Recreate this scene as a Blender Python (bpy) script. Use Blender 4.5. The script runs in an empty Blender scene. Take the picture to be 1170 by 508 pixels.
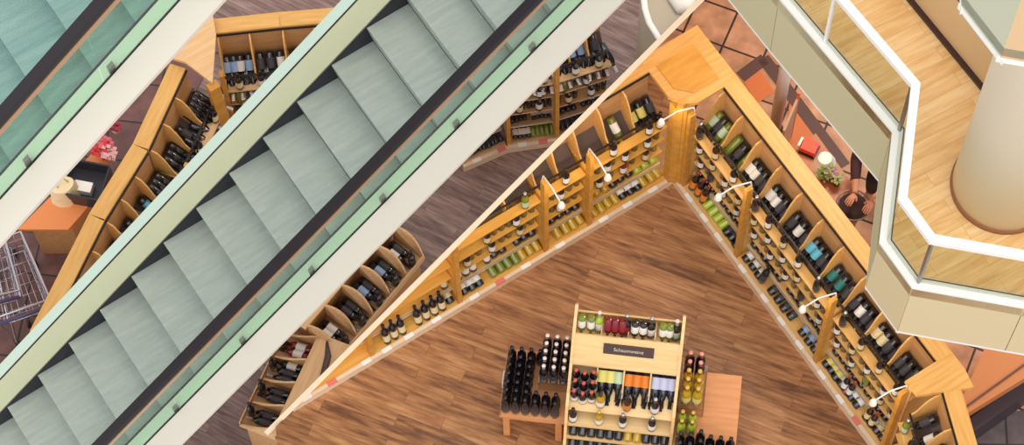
import bpy, bmesh, math, random
from mathutils import Vector, Matrix, Quaternion
rnd = random.Random(7)
sc = bpy.context.scene
col = sc.collection
PI = math.pi

# ------------------------------------------------------------------ camera
F = 2789.0
th, ro, ps = math.radians(65.445), math.radians(-2.072), math.radians(58.982)
fw = Vector((math.cos(ps)*math.cos(th), math.sin(ps)*math.cos(th), -math.sin(th)))
r0 = Vector((math.sin(ps), -math.cos(ps), 0)); u0 = r0.cross(fw)
rt = r0*math.cos(ro) + u0*math.sin(ro)
up = u0*math.cos(ro) - r0*math.sin(ro)
def ray(x, y): return rt*((x-585)/F) - up*((y-254)/F) + fw
_d = ray(768.3, 210)
CAM = -_d*(22.0/-_d.z)          # the shop corner stands at the world origin, camera 22 m above the shop floor
def at(x, y, z):
    d = ray(x, y); t = (z-CAM.z)/d.z
    return CAM + d*t
def atY(x, y, Y):
    d = ray(x, y); t = (Y-CAM.y)/d.y
    return CAM + d*t
K = math.tan(math.radians(35.6))  # slope of the escalators

cd = bpy.data.cameras.new('camera'); cam = bpy.data.objects.new('camera', cd); col.objects.link(cam)
cd.sensor_width = 36; cd.lens = 36*F/1170; cd.clip_start = .1; cd.clip_end = 300
M = Matrix((( rt.x, up.x, -fw.x, CAM.x), (rt.y, up.y, -fw.y, CAM.y), (rt.z, up.z, -fw.z, CAM.z), (0,0,0,1)))
cam.matrix_world = M
sc.camera = cam
sc.view_settings.view_transform = 'Standard'; sc.view_settings.look = 'None'
sc.view_settings.gamma = 1; sc.view_settings.use_curve_mapping = False
sc.view_settings.exposure = 0.0

# ------------------------------------------------------------------ materials
def lin(c):
    return tuple((v/255/12.92) if v/255 <= .04045 else ((v/255+.055)/1.055)**2.4 for v in c)+(1,)
def mat(name, c, rough=.5, metal=0, spec=.5, trans=0, coat=0, emis=0):
    m = bpy.data.materials.new(name); m.use_nodes = True
    b = m.node_tree.nodes['Principled BSDF']
    b.inputs['Base Color'].default_value = lin(c); b.inputs['Roughness'].default_value = rough
    b.inputs['Metallic'].default_value = metal; b.inputs['Specular IOR Level'].default_value = spec
    b.inputs['Transmission Weight'].default_value = trans; b.inputs['Coat Weight'].default_value = coat
    if emis:
        b.inputs['Emission Color'].default_value = lin(c); b.inputs['Emission Strength'].default_value = emis
    return m
def nd(m, t, **kw):
    n = m.node_tree.nodes.new(t)
    for k, v in kw.items(): setattr(n, k, v)
    return n
def mapped(m, scale=(1,1,1), rot=(0,0,0), loc=(0,0,0)):
    tc = nd(m, 'ShaderNodeTexCoord'); mp = nd(m, 'ShaderNodeMapping')
    mp.inputs['Scale'].default_value = scale; mp.inputs['Rotation'].default_value = rot; mp.inputs['Location'].default_value = loc
    m.node_tree.links.new(tc.outputs['Object'], mp.inputs['Vector']); return mp
def ramp(m, src, stops):
    r = nd(m, 'ShaderNodeValToRGB'); e = r.color_ramp.elements
    while len(e) < len(stops): e.new(.5)
    for i, (p, c) in enumerate(stops): e[i].position = p; e[i].color = lin(c)
    m.node_tree.links.new(src, r.inputs['Fac']); return r
def wood(name, c1, c2, rot=0, rough=.45, grain=14, scale=1.0):
    m = mat(name, c1, rough)
    L = m.node_tree.links; mp = mapped(m, (1.2*scale, grain*scale, grain*scale), (0, 0, rot))
    n = nd(m, 'ShaderNodeTexNoise'); n.inputs['Scale'].default_value = 2.2; n.inputs['Detail'].default_value = 5
    L.new(mp.outputs['Vector'], n.inputs['Vector'])
    r = ramp(m, n.outputs['Fac'], [(.3, c2), (.7, c1)])
    L.new(r.outputs['Color'], m.node_tree.nodes['Principled BSDF'].inputs['Base Color']); return m
def planks(name, cols, rot, pw=.13, pl=1.1, rough=.4, mortar=.002, grain=1.0, bump=0):
    m = mat(name, cols[0], rough); L = m.node_tree.links; b = m.node_tree.nodes['Principled BSDF']
    mp = mapped(m, (1, 1, 1), (0, 0, rot))
    br = nd(m, 'ShaderNodeTexBrick'); br.offset = .37; br.offset_frequency = 2
    br.inputs['Color1'].default_value = (0,0,0,1); br.inputs['Color2'].default_value = (1,1,1,1); br.inputs['Mortar'].default_value = (.5,.5,.5,1)
    br.inputs['Scale'].default_value = 1; br.inputs['Brick Width'].default_value = pl; br.inputs['Row Height'].default_value = pw
    br.inputs['Mortar Size'].default_value = mortar; br.inputs['Mortar Smooth'].default_value = .3
    L.new(mp.outputs['Vector'], br.inputs['Vector'])
    mp2 = nd(m, 'ShaderNodeMapping'); mp2.inputs['Scale'].default_value = (1.6, 13, 1)
    L.new(mp.outputs['Vector'], mp2.inputs['Vector'])
    # shift the grain from plank to plank
    ad = nd(m, 'ShaderNodeVectorMath', operation='MULTIPLY_ADD'); ad.inputs[1].default_value = (9, 5, 3)
    L.new(br.outputs['Color'], ad.inputs[0]); L.new(mp2.outputs['Vector'], ad.inputs[2])
    n = nd(m, 'ShaderNodeTexNoise'); n.inputs['Scale'].default_value = 1.7; n.inputs['Detail'].default_value = 7; n.inputs['Roughness'].default_value = .6
    L.new(ad.outputs[0], n.inputs['Vector'])
    mx = nd(m, 'ShaderNodeMath', operation='MULTIPLY_ADD'); mx.inputs[1].default_value = .14
    L.new(br.outputs['Color'], mx.inputs[0])
    ms = nd(m, 'ShaderNodeMath', operation='MULTIPLY_ADD'); ms.inputs[1].default_value = grain; ms.inputs[2].default_value = -.07+.5*(1-grain)
    L.new(n.outputs['Fac'], ms.inputs[0]); L.new(ms.outputs[0], mx.inputs[2])
    r = ramp(m, mx.outputs[0], [(.32, cols[0]), (.5, cols[1]), (.72, cols[2])])
    dk = nd(m, 'ShaderNodeMixRGB'); dk.blend_type = 'MULTIPLY'; dk.inputs['Color2'].default_value = (.45,.4,.38,1)
    L.new(br.outputs['Fac'], dk.inputs['Fac']); L.new(r.outputs['Color'], dk.inputs['Color1'])
    L.new(dk.outputs['Color'], b.inputs['Base Color']); return m
def tiles(name, c1, c2, grout, size, rot, loc=(0,0,0), rough=.5):
    m = mat(name, c1, rough); L = m.node_tree.links; b = m.node_tree.nodes['Principled BSDF']
    mp = mapped(m, (1,1,1), (0,0,rot), loc)
    br = nd(m, 'ShaderNodeTexBrick'); br.offset = 0
    br.inputs['Color1'].default_value = lin(c1); br.inputs['Color2'].default_value = lin(c2); br.inputs['Mortar'].default_value = lin(grout)
    br.inputs['Scale'].default_value = 1; br.inputs['Brick Width'].default_value = size; br.inputs['Row Height'].default_value = size
    br.inputs['Mortar Size'].default_value = .012; br.inputs['Mortar Smooth'].default_value = .1
    L.new(mp.outputs['Vector'], br.inputs['Vector'])
    n = nd(m, 'ShaderNodeTexNoise'); n.inputs['Scale'].default_value = 5; n.inputs['Detail'].default_value = 4
    L.new(mp.outputs['Vector'], n.inputs['Vector'])
    r = ramp(m, n.outputs['Fac'], [(.3, (190,190,190)), (.7, (255,255,255))])
    x = nd(m, 'ShaderNodeMixRGB'); x.blend_type = 'MULTIPLY'; x.inputs['Fac'].default_value = 1
    L.new(br.outputs['Color'], x.inputs['Color1']); L.new(r.outputs['Color'], x.inputs['Color2']); L.new(x.outputs['Color'], b.inputs['Base Color']); return m
def glassy(name, c, gl=.07):
    m = bpy.data.materials.new(name); m.use_nodes = True; t = m.node_tree; t.nodes.clear()
    o = t.nodes.new('ShaderNodeOutputMaterial'); a = t.nodes.new('ShaderNodeBsdfTransparent'); g = t.nodes.new('ShaderNodeBsdfGlossy'); x = t.nodes.new('ShaderNodeMixShader')
    a.inputs[0].default_value = lin(c); g.inputs['Roughness'].default_value = .03; x.inputs[0].default_value = gl
    t.links.new(a.outputs[0], x.inputs[1]); t.links.new(g.outputs[0], x.inputs[2]); t.links.new(x.outputs[0], o.inputs[0]); return m

W_LIGHT = wood('light_beech', (236,188,118), (220,166,92))
W_GOLD  = wood('golden_beech', (238,180,88), (222,160,66))
W_BAND  = wood('beech_cap', (226,176,104), (208,152,78))
W_GOND  = wood('gondola_beech', (238,204,150), (226,186,126), rot=.7)
W_TABLE = wood('table_beech', (222,156,104), (206,138,88), rot=.7)
W_TAN   = wood('tan_beech', (206,160,112), (188,140,92))
BINF    = mat('dark_bin_lining', (92,76,72), .6)
W_POST  = wood('honey_post', (218,160,70), (196,134,50), grain=6)
W_LOWF  = wood('reflected_beech', (232,190,142), (214,170,120), rot=.7)  # beech of the reflection stand-ins
FLOOR   = planks('brown_laminate', [(104,68,46), (158,108,70), (192,144,98)], math.radians(55), .13, 1.15)
FLOOR_B = planks('honey_laminate', [(222,170,106), (238,194,134), (248,216,166)], math.radians(4), .12, 1.0, grain=.8, mortar=.001)
FLOOR_L = planks('greyish_laminate', [(92,72,70), (128,102,98), (160,136,130)], math.radians(62), .15, 1.2)
TILE    = tiles('terracotta_tiles', (214,156,120), (222,168,134), (66,42,38), .43, math.radians(56), (.1,.07,0))
TILE_L  = tiles('maroon_tiles', (112,72,72), (126,84,80), (56,36,40), .5, math.radians(40))
TILE_D  = tiles('grey_violet_tiles', (106,92,98), (118,102,106), (58,46,54), .45, math.radians(34))
ORANGE_T= mat('orange_panel', (214,120,66), .45)
BORDER  = mat('dark_tile_border', (92,62,58), .5)
CREAM   = mat('cream_trim', (240,216,186), .45)
PALE    = mat('pale_rail_strip', (232,208,180), .45)
TAGW    = mat('white_price_tag', (246,242,236), .5)
TAGP    = mat('pink_price_tag', (232,120,116), .5)
METAL   = mat('brushed_metal', (150,145,145), .3, .9)
DKMETAL = mat('dark_metal', (52,46,50), .35, .6)
CHROME  = mat('chrome', (214,214,220), .12, 1)
ACRYL   = glassy('clear_acrylic', (246,246,244), .10)
GREEN_D = mat('green_deck', (214,226,206), .45)
WHITE_D = mat('white_deck', (216,208,200), .45)
PALE_G  = mat('pale_green_panel', (230,230,196), .45)
MINT    = mat('mint_cap', (198,220,208), .4)
BLACKR  = mat('black_rubber', (26,20,30), .35)
TANM    = mat('bronze_track', (190,158,128), .4, .3)
SKIRT   = mat('dark_skirt', (28,24,40), .5)
GL_GRN  = glassy('green_tinted_glass', (236,247,241), .06)
GL_CLR  = glassy('clear_glass', (240,242,236), .05)
WHITE   = mat('white_rail', (240,240,240), .35)
FASC_G  = mat('khaki_fascia', (196,190,156), .45)
FASC_C  = mat('cream_fascia', (212,196,160), .45)
FASC_M  = mat('grey_green_fascia', (194,198,176), .45)
COLUMN  = mat('cream_column', (240,230,210), .5)
SEAM    = mat('panel_seam', (140,130,104), .6)
WALLB   = mat('beige_wall', (222,188,146), .55)
DARKTR  = mat('dark_brown_trim', (64,36,34), .4)
GREYP   = mat('warm_grey_panel', (176,166,148), .45)
LAMPW   = mat('lamp_white', (250,246,236), .4)
LAMPE   = mat('lamp_glow', (255,244,214), .4, emis=6)
SIGN    = mat('dark_sign', (74,52,46), .4)
SIGNT   = mat('sign_lettering', (206,196,188), .5)
def steps_mat(name, c1, c2):
    m = mat(name, c1, .5, .25); L = m.node_tree.links; b = m.node_tree.nodes['Principled BSDF']
    mp = mapped(m); w = nd(m, 'ShaderNodeTexWave'); w.wave_type = 'BANDS'; w.bands_direction = 'Y'
    w.inputs['Scale'].default_value = 22; L.new(mp.outputs['Vector'], w.inputs['Vector'])
    n = nd(m, 'ShaderNodeTexNoise'); n.inputs['Scale'].default_value = 3; n.inputs['Detail'].default_value = 6
    mp2 = mapped(m, (1, 7, 1)); L.new(mp2.outputs['Vector'], n.inputs['Vector'])
    a = nd(m, 'ShaderNodeMath', operation='MULTIPLY_ADD'); a.inputs[1].default_value = .3; L.new(w.outputs['Fac'], a.inputs[0]); L.new(n.outputs['Fac'], a.inputs[2])
    r = ramp(m, a.outputs[0], [(.3, c2), (1.0, c1)]); L.new(r.outputs['Color'], b.inputs['Base Color'])
    bp = nd(m, 'ShaderNodeBump'); bp.inputs['Strength'].default_value = .25; bp.inputs['Distance'].default_value = .006
    L.new(w.outputs['Fac'], bp.inputs['Height']); L.new(bp.outputs['Normal'], b.inputs['Normal']); return m
STEP_M = steps_mat('ribbed_grey_steel', (190,199,194), (160,172,168))
STEP_U = steps_mat('ribbed_teal_steel', (150,182,179), (114,150,148))

# ------------------------------------------------------------------ mesh builder
class MB:
    def __init__(s): s.v=[]; s.f=[]; s.m=[]; s.mats=[]; s.sm=[]
    def mi(s, m):
        if m not in s.mats: s.mats.append(m)
        return s.mats.index(m)
    def add(s, vs, fs, m, smooth=False):
        o=len(s.v); s.v += [Vector(x) for x in vs]; i=s.mi(m)
        for f in fs: s.f.append([o+k for k in f]); s.m.append(i); s.sm.append(smooth)
    def box(s, x0,x1,y0,y1,z0,z1, m):
        s.hexa([(x0,y0,z0),(x1,y0,z0),(x1,y1,z0),(x0,y1,z0)], [(x0,y0,z1),(x1,y0,z1),(x1,y1,z1),(x0,y1,z1)], m)
    def hexa(s, bot, top, m):
        n=len(bot); vs=list(bot)+list(top); fs=[list(range(n))[::-1], list(range(n,2*n))]
        for i in range(n): j=(i+1)%n; fs.append([i,j,n+j,n+i])
        s.add(vs, fs, m)
    def prism(s, poly, z0, z1, m): s.hexa([(p[0],p[1],z0) for p in poly], [(p[0],p[1],z1) for p in poly], m)
    def profx(s, poly, x0, x1, m): s.hexa([(x0,p[0],p[1]) for p in poly], [(x1,p[0],p[1]) for p in poly], m)
    def extr(s, poly, x0, x1, m):     # poly in (Y, z'), extruded along the escalator slope
        s.hexa([(x0,p[0],p[1]+K*x0) for p in poly], [(x1,p[0],p[1]+K*x1) for p in poly], m)
    def bar(s, a, b, w, h, m, upv=(0,0,1)):
        a,b=Vector(a),Vector(b); d=(b-a).normalized(); r=d.cross(Vector(upv))
        if r.length<1e-4: r=d.cross(Vector((1,0,0)))
        r.normalize(); q=r.cross(d)
        f=lambda c:[c-r*w/2-q*h/2, c+r*w/2-q*h/2, c+r*w/2+q*h/2, c-r*w/2+q*h/2]
        s.hexa(f(a), f(b), m)
    def tube(s, pts, r, m, n=8, closed=False):
        pts=[Vector(p) for p in pts]; vs=[]; fs=[]; N=len(pts)
        for i,p in enumerate(pts):
            if closed: d=(pts[(i+1)%N]-pts[i-1]).normalized()
            else: d=(pts[min(i+1,N-1)]-pts[max(i-1,0)]).normalized()
            a=d.cross(Vector((0,0,1)));
            if a.length<1e-3: a=d.cross(Vector((1,0,0)))
            a.normalize(); b=d.cross(a)
            rr = r[i] if isinstance(r,(list,tuple)) else r
            for k in range(n): t=2*PI*k/n; vs.append(p+a*math.cos(t)*rr+b*math.sin(t)*rr)
        for i in range(N if closed else N-1):
            for k in range(n): j=(i+1)%N; fs.append([i*n+k, i*n+(k+1)%n, j*n+(k+1)%n, j*n+k])
        if not closed: fs.append(list(range(n))[::-1]); fs.append([(N-1)*n+k for k in range(n)])
        s.add(vs, fs, m, True)
    def lathe(s, prof, m, n=14, a0=0, a1=2*PI, c=(0,0,0)):
        full = abs(a1-a0-2*PI)<1e-6; k=n if full else n+1; vs=[]; fs=[]
        for (r,z) in prof:
            for i in range(k): t=a0+(a1-a0)*i/n; vs.append((c[0]+r*math.cos(t), c[1]+r*math.sin(t), c[2]+z))
        for j in range(len(prof)-1):
            for i in range(n): i2=(i+1)%k; fs.append([j*k+i, j*k+i2, (j+1)*k+i2, (j+1)*k+i])
        if full:
            fs.append([i for i in range(k)][::-1]); fs.append([(len(prof)-1)*k+i for i in range(k)])
        s.add(vs, fs, m, True)
    def ball(s, c, r, m, n=10):
        prof=[(r[0]*math.sin(PI*i/n) if i not in (0,n) else .0001, -r[2]*math.cos(PI*i/n)) for i in range(n+1)]
        s.lathe(prof, m, 12, c=c)
    def build(s, name, parent=None, cut=None, off=None, smooth_angle=None):
        me=bpy.data.meshes.new(name)
        o=Vector(off) if off is not None else Vector((0,0,0))
        me.from_pydata([v-o for v in s.v], [], s.f)
        for m in s.mats: me.materials.append(m)
        for p,i,sm in zip(me.polygons, s.m, s.sm): p.material_index=i; p.use_smooth=sm
        bm=bmesh.new(); bm.from_mesh(me)
        if cut is not None:
            co,no=cut
            r=bmesh.ops.bisect_plane(bm, geom=bm.verts[:]+bm.edges[:]+bm.faces[:], plane_co=co, plane_no=no, clear_outer=True)
            es=[e for e in r['geom_cut'] if isinstance(e, bmesh.types.BMEdge)]
            try: bmesh.ops.holes_fill(bm, edges=es, sides=0)
            except Exception: pass
        bmesh.ops.recalc_face_normals(bm, faces=bm.faces)
        ok=len(bm.verts)>0
        bm.to_mesh(me); bm.free()
        if not ok: return None
        ob=bpy.data.objects.new(name, me); col.objects.link(ob)
        if parent is not None: ob.parent=parent
        return ob
def tag(o, label, cat, group=None, kind=None):
    if label: o['label']=label
    if cat: o['category']=cat
    if group: o['group']=group
    if kind: o['kind']=kind
    return o
def struct(o): o['kind']='structure'; return o
def thing(name, label, cat, loc=(0,0,0), rz=0, group=None):
    o=bpy.data.objects.new(name, None); col.objects.link(o); o.location=loc; o.rotation_euler=(0,0,rz); o.empty_display_size=.1
    return tag(o, label, cat, group)
ORD=['first','second','third','fourth','fifth','sixth','seventh','eighth','ninth','tenth','eleventh','twelfth','thirteenth','fourteenth','fifteenth','sixteenth']

# ------------------------------------------------------------------ bottles
def glassmat(name, c, rough=.12): return mat(name, c, rough, 0, .7, coat=.3)
G = dict(dark=glassmat('dark_glass',(24,22,30)), brown=glassmat('brown_glass',(52,28,24)), green=glassmat('leaf_green_glass',(118,128,40),.15),
         gold=glassmat('golden_wine_glass',(190,152,34),.15), lime=glassmat('lime_glass',(176,196,60),.2), red=glassmat('red_glass',(120,22,28)),
         blueg=glassmat('blue_black_glass',(28,32,52)))
Lm = dict(white=mat('white_label',(236,234,230),.6), cream=mat('cream_label',(226,208,164),.6), blue=mat('blue_label',(150,180,220),.6), teal=mat('teal_label',(44,124,120),.6),
          orange=mat('orange_label',(226,130,40),.6), yellow=mat('yellow_label',(226,214,120),.6), red=mat('red_label',(150,40,56),.6), lilac=mat('lilac_label',(196,196,226),.6), green=mat('pale_green_label',(190,210,180),.6), sky=mat('sky_label',(110,190,220),.6), grey=mat('charcoal_label',(66,62,70),.6))
Cm = dict(dark=mat('dark_capsule',(34,28,34),.3), white=mat('white_capsule',(232,214,210),.35), red=mat('red_capsule',(196,84,70),.35), gold=mat('gold_capsule',(206,170,90),.35), pink=mat('pink_capsule',(220,150,144),.35), silver=mat('silver_capsule',(190,190,196),.25,.7))
PROF=[(.034,0),(.0412,.006),(.0415,.185),(.038,.208),(.025,.232),(.0170,.250),(.0155,.310),(.0180,.312),(.0180,.322),(.002,.323)]
_mesh={}
def _bm(kind, key):
    k=(kind,key)
    if k in _mesh: return _mesh[k]
    b=MB()
    if kind=='glass': b.lathe(PROF, G[key], 14)
    elif kind=='label': b.lathe([(.0422,.055),(.0422,.16)], Lm[key], 10, -1.5, 1.5)
    else: b.lathe([(.0178,.256),(.0170,.312),(.0192,.313),(.0192,.326),(.002,.327)], Cm[key], 10)
    o=b.build({'glass':'wine_bottle','label':'label','cap':'capsule'}[kind]); me=o.data; bpy.data.objects.remove(o); _mesh[k]=me; return me
NB=[0]
DESC=dict(dark='dark', brown='brown', green='green', gold='golden', lime='lime green', red='red', blueg='blue-black')
def axis_matrix(loc, axis, face, scale=1.0):
    z=Vector(axis).normalized(); x=Vector(face)-z*Vector(face).dot(z); x.normalize(); y=z.cross(x)
    m=Matrix(((x.x,y.x,z.x,0),(x.y,y.y,z.y,0),(x.z,y.z,z.z,0),(0,0,0,1)))
    return Matrix.Translation(Vector(loc)) @ m @ Matrix.Scale(scale,4)
def bottle(loc, axis, face, glass, label, cap, text, group, scale=1.0):
    o=bpy.data.objects.new('black_wine_bottle' if 'table' in group or 'white-capped' in group else ('white_wine_bottle' if glass in ('green','gold','lime') else 'red_wine_bottle'), _bm('glass',glass)); col.objects.link(o)
    o.matrix_world=axis_matrix(loc, axis, face, scale)
    tag(o, text, 'wine bottle', group)
    if label:
        l=bpy.data.objects.new('label', _bm('label',label)); col.objects.link(l); l.parent=o
    if cap:
        c=bpy.data.objects.new('capsule', _bm('cap',cap)); col.objects.link(c); c.parent=o
    NB[0]+=1
    return o
far=MB()          # the far bottles on the reflection stand-ins, one stuff object
def far_bottle(loc, axis, face, glass, label, cap, scale=1.0):
    mtx=axis_matrix(loc, axis, face, scale)
    for k,key in (('glass',glass),('label',label),('cap',cap)):
        if not key: continue
        me=_bm(k,key); o=len(far.v); far.v += [mtx@v.co for v in me.vertices]
        i=far.mi(me.materials[0])
        for p in me.polygons: far.f.append([o+t for t in p.vertices]); far.m.append(i); far.sm.append(True)

# ------------------------------------------------------------------ setting : floors
WALLTOP_A=atY(296,506,0); WALLTOP_B=atY(801,3,0)
e_dir=(WALLTOP_B-WALLTOP_A)
back=Vector((0,1,-2.93)).normalized()
cut_no=e_dir.cross(back).normalized()
if cut_no.z<0: cut_no=-cut_no
CUT=(WALLTOP_A, cut_no)
def above(p, m=0): return (Vector(p)-CUT[0]).dot(cut_no) > -m
def on_wall(X, z):      # point of the sloping wall at given X and height
    # WALLTOP_A + a*e_dir + b*back
    a=Vector((e_dir.x,e_dir.z)); 
    # solve a*ex = X-Ax ; z
    t=(X-WALLTOP_A.x)/e_dir.x; b=(z-WALLTOP_A.z-e_dir.z*t)/back.z
    return WALLTOP_A+e_dir*t+back*b
pA=on_wall(-4.62,0.0); pB=on_wall(3.0,0.0)
b=MB(); b.prism([(-8.5,-8),(.56,-8),(.56,on_wall(.56,0).y),(pA.x,pA.y)], -.25, 0, FLOOR); o=struct(b.build('floor'))
b=MB(); b.prism([(.56,-3.4),(4.5,-5.2),(4.5,on_wall(4.5,0).y+.05),(.56,on_wall(.56,0).y)], -.25, -.001, TILE); struct(b.build('floor'))
b=MB(); b.prism([(.56,-3.402),(4.5,-5.202),(4.5,-8),(.56,-8)], -.25, -.001, TILE_D); struct(b.build('floor'))
# sloping wall under the escalator between shop floor and cream top rail
b=MB()
X0,X1=-4.7,3.2
tA=WALLTOP_A+e_dir*((X0-WALLTOP_A.x)/e_dir.x); tB=WALLTOP_A+e_dir*((X1-WALLTOP_A.x)/e_dir.x)
bA=on_wall(X0,-.25); bB=on_wall(X1,-.25)
n=cut_no*.03
b.hexa([tA+n*.3,tB+n*.3,bB+n*.3,bA+n*.3],[tA+n,tB+n,bB+n,bA+n],CREAM); struct(b.build('wall_left'))
b=MB(); q=back*.02
b.bar(tA+n*.6,tB+n*.6,.06,.05,CREAM,upv=cut_no); struct(b.build('trim_1'))

# added lower storey, stands in for reflections in the mirrored escalator cladding
LZ=-3.0
b=MB(); poly=[at(-40,560,LZ),at(560,560,LZ),at(860,60,LZ),at(900,-80,LZ),at(230,-80,LZ),at(250,60,LZ)]
b.prism([(p.x,p.y) for p in poly], LZ-.2, LZ, FLOOR_L); struct(b.build('floor'))
b=MB(); poly=[at(-60,560,LZ),at(251,60,LZ),at(231,-80,LZ),at(-120,-80,LZ),at(-160,300,LZ)]
b.prism([(p.x,p.y) for p in poly], LZ-.2, LZ-.001, TILE_L); struct(b.build('floor'))

# ------------------------------------------------------------------ wall shelving bays
def frame(O, ang):
    U=Vector((math.cos(ang),math.sin(ang),0)); S=Vector((-U.y,U.x,0)); O=Vector(O)
    return (lambda u,s,z: O+U*u+S*s+Vector((0,0,z))), U, S
def bay(O, ang, w, label, cut=None, comps=3, k=1.0, last=False, group=None, glow=True, wl=W_LIGHT, light=True, name='wine_shelf', postw=.045, low=False):
    """one bay of wall shelving; O = front left floor corner, u to the right, s away from the viewer"""
    T=thing(name, label, 'wine shelf', O, ang, group)
    inv=(Matrix.Translation(Vector(O))@Matrix.Rotation(ang,4,'Z')).inverted()
    c=None
    if cut: c=(inv@cut[0], (inv.to_3x3()@cut[1]).normalized())
    def bd(mb, nm): return mb.build(nm, T, cut=c)
    def B(x0,x1,s0,s1,z0,z1,m,nm):
        q=MB(); q.box(x0,x1,s0*k,s1*k,z0*k,z1*k,m); return bd(q,nm)
    # plinth with price tags on a pale strip
    B(0,w,.03,.56,0,.10,W_TAN,'plinth')
    q=MB(); q.box(0,w,-.002,.035*k,.0,.115*k,PALE); bd(q,'price_strip')
    x=.12
    while x<w-.1:
        q=MB(); t=TAGP if rnd.random()<.25 else TAGW; q.box(x,x+.1,-.006,.037*k,.098*k,.119*k,t); bd(q,'price_tag'); x+=.24+rnd.random()*.16
    q=MB(); q.hexa([(0,.035*k,.09*k),(w,.035*k,.09*k),(w,.45*k,.13*k),(0,.45*k,.13*k)],[(0,.035*k,.108*k),(w,.035*k,.108*k),(w,.45*k,.15*k),(0,.45*k,.15*k)],wl); bd(q,'lower_tray')
    B(0,w,.138,.158,.262,.297,PALE,'price_rail'); B(0,w,.130,.136,.297,.335,ACRYL,'rail_lip')
    B(0,w,.158,.5,.275,.295,wl,'shelf_board')
    for (s0,z,s1) in ((.135,.57,.5),(.115,.88,.5),(.095,1.18,.193)): B(postw,w,s0,s1,z-.022,z,wl,'shelf_board')
    B(0,w,.50,.52,.1,1.66,wl,'back_panel')
    # slanting bins on top
    q=MB(); q.hexa([(postw,.20*k,1.04*k),(w,.20*k,1.04*k),(w,.45*k,1.28*k),(postw,.45*k,1.28*k)],[(postw,.20*k,1.06*k),(w,.20*k,1.06*k),(w,.45*k,1.30*k),(postw,.45*k,1.30*k)],BINF); bd(q,'bin_floor')
    B(0,w,.195,.203,1.05,1.28,ACRYL,'bin_front'); B(0,w,.190,.208,1.28,1.295,DKMETAL,'front_rail')
    for i in range(comps+ (1 if last else 0)):
        x=postw/2+ (w-postw/2)*i/comps
        prof=[(.205,1.06),(.44,1.28),(.44,1.69),(.37,1.66),(.31,1.55),(.25,1.36),(.205,1.29)]
        q=MB(); q.profx([(a*k,z*k) for a,z in prof], x-.008, x+.008, W_LIGHT); bd(q,'divider')
    B(0,w,.44,.46,1.28,1.71,W_TAN,'bin_back')
    B(0,w,.425,.44,1.70,1.722,DKMETAL,'back_rail')
    B(0,w,.44,.60,1.70,1.75,W_BAND,'top_cap')
    for x in (([0] if postw>.035 else [])+([w] if last else [])):
        q=MB(); q.box(x-.0*w, x+postw, .03*k,.10*k,.10*k,1.62*k,W_POST); bd(q,'post')
        q=MB(); q.box(x+.008, x+postw-.008, .10*k,.5*k,.10*k,1.25*k,wl); bd(q,'side_panel')
    if light: lamp(O, ang, k, c)
    if last: lamp(frame(O,ang)[0](w,0,0), ang, k, c)
    return T
def lamp(O, ang, k, c):
    fr,U,S=frame(O,ang)
    p=fr(.02,.10,1.62)
    if c is not None and above(p+Vector((0,0,.1)),-.0): return
    T=thing('shelf_lamp', 'small white spot lamp on thin arm '+LAMPTXT.pop(0), 'lamp', p, ang, 'spot lamps on the shelf posts')
    q=MB(); q.tube([(0,0,0),(0,-.02,.12),(-.02,-.20,.20),(-.03,-.36,.17)],.008,WHITE,6); q.build('arm',T)
    q=MB(); q.lathe([(.012,.06),(.022,.05),(.035,.0),(.038,-.02),(.002,-.021)],LAMPW,12,c=(-.03,-.37,.14)); q.build('lamp_head',T)
    q=MB(); q.lathe([(.030,-.024),(.030,-.026)],LAMPE,12,c=(-.03,-.37,.14)); q.build('bulb',T)
    ld=bpy.data.lights.new('spot','SPOT'); ld.energy=5; ld.color=(1,.78,.42); ld.spot_size=2.3; ld.spot_blend=.8; ld.shadow_soft_size=.03
    lo=bpy.data.objects.new('lamp_light',ld); col.objects.link(lo); lo.parent=T; lo.location=(-.03,-.37,.08)
    tgt=Vector((0.05,.35,-.35)); lo.rotation_euler=(tgt-Vector(lo.location)).to_track_quat('-Z','Y').to_euler()

LAMPTXT=['on the second post left of the corner','on the first post left of the corner','beside the corner pillar, left shelf run','on the corner pillar, right shelf run','on first post right of the corner','on second post right of the corner','on the lower right corner post'] or ['at the left end of the left shelf run','on the second post left of the corner pillar, left shelf run','on the first post left of the corner pillar, left shelf run','beside the corner pillar of the left shelf run','on the corner pillar of the right shelf run','on the first post right of the corner pillar','on the second post right of the corner pillar','on the far end post of the right shelf run','extra','extra','extra']

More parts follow.
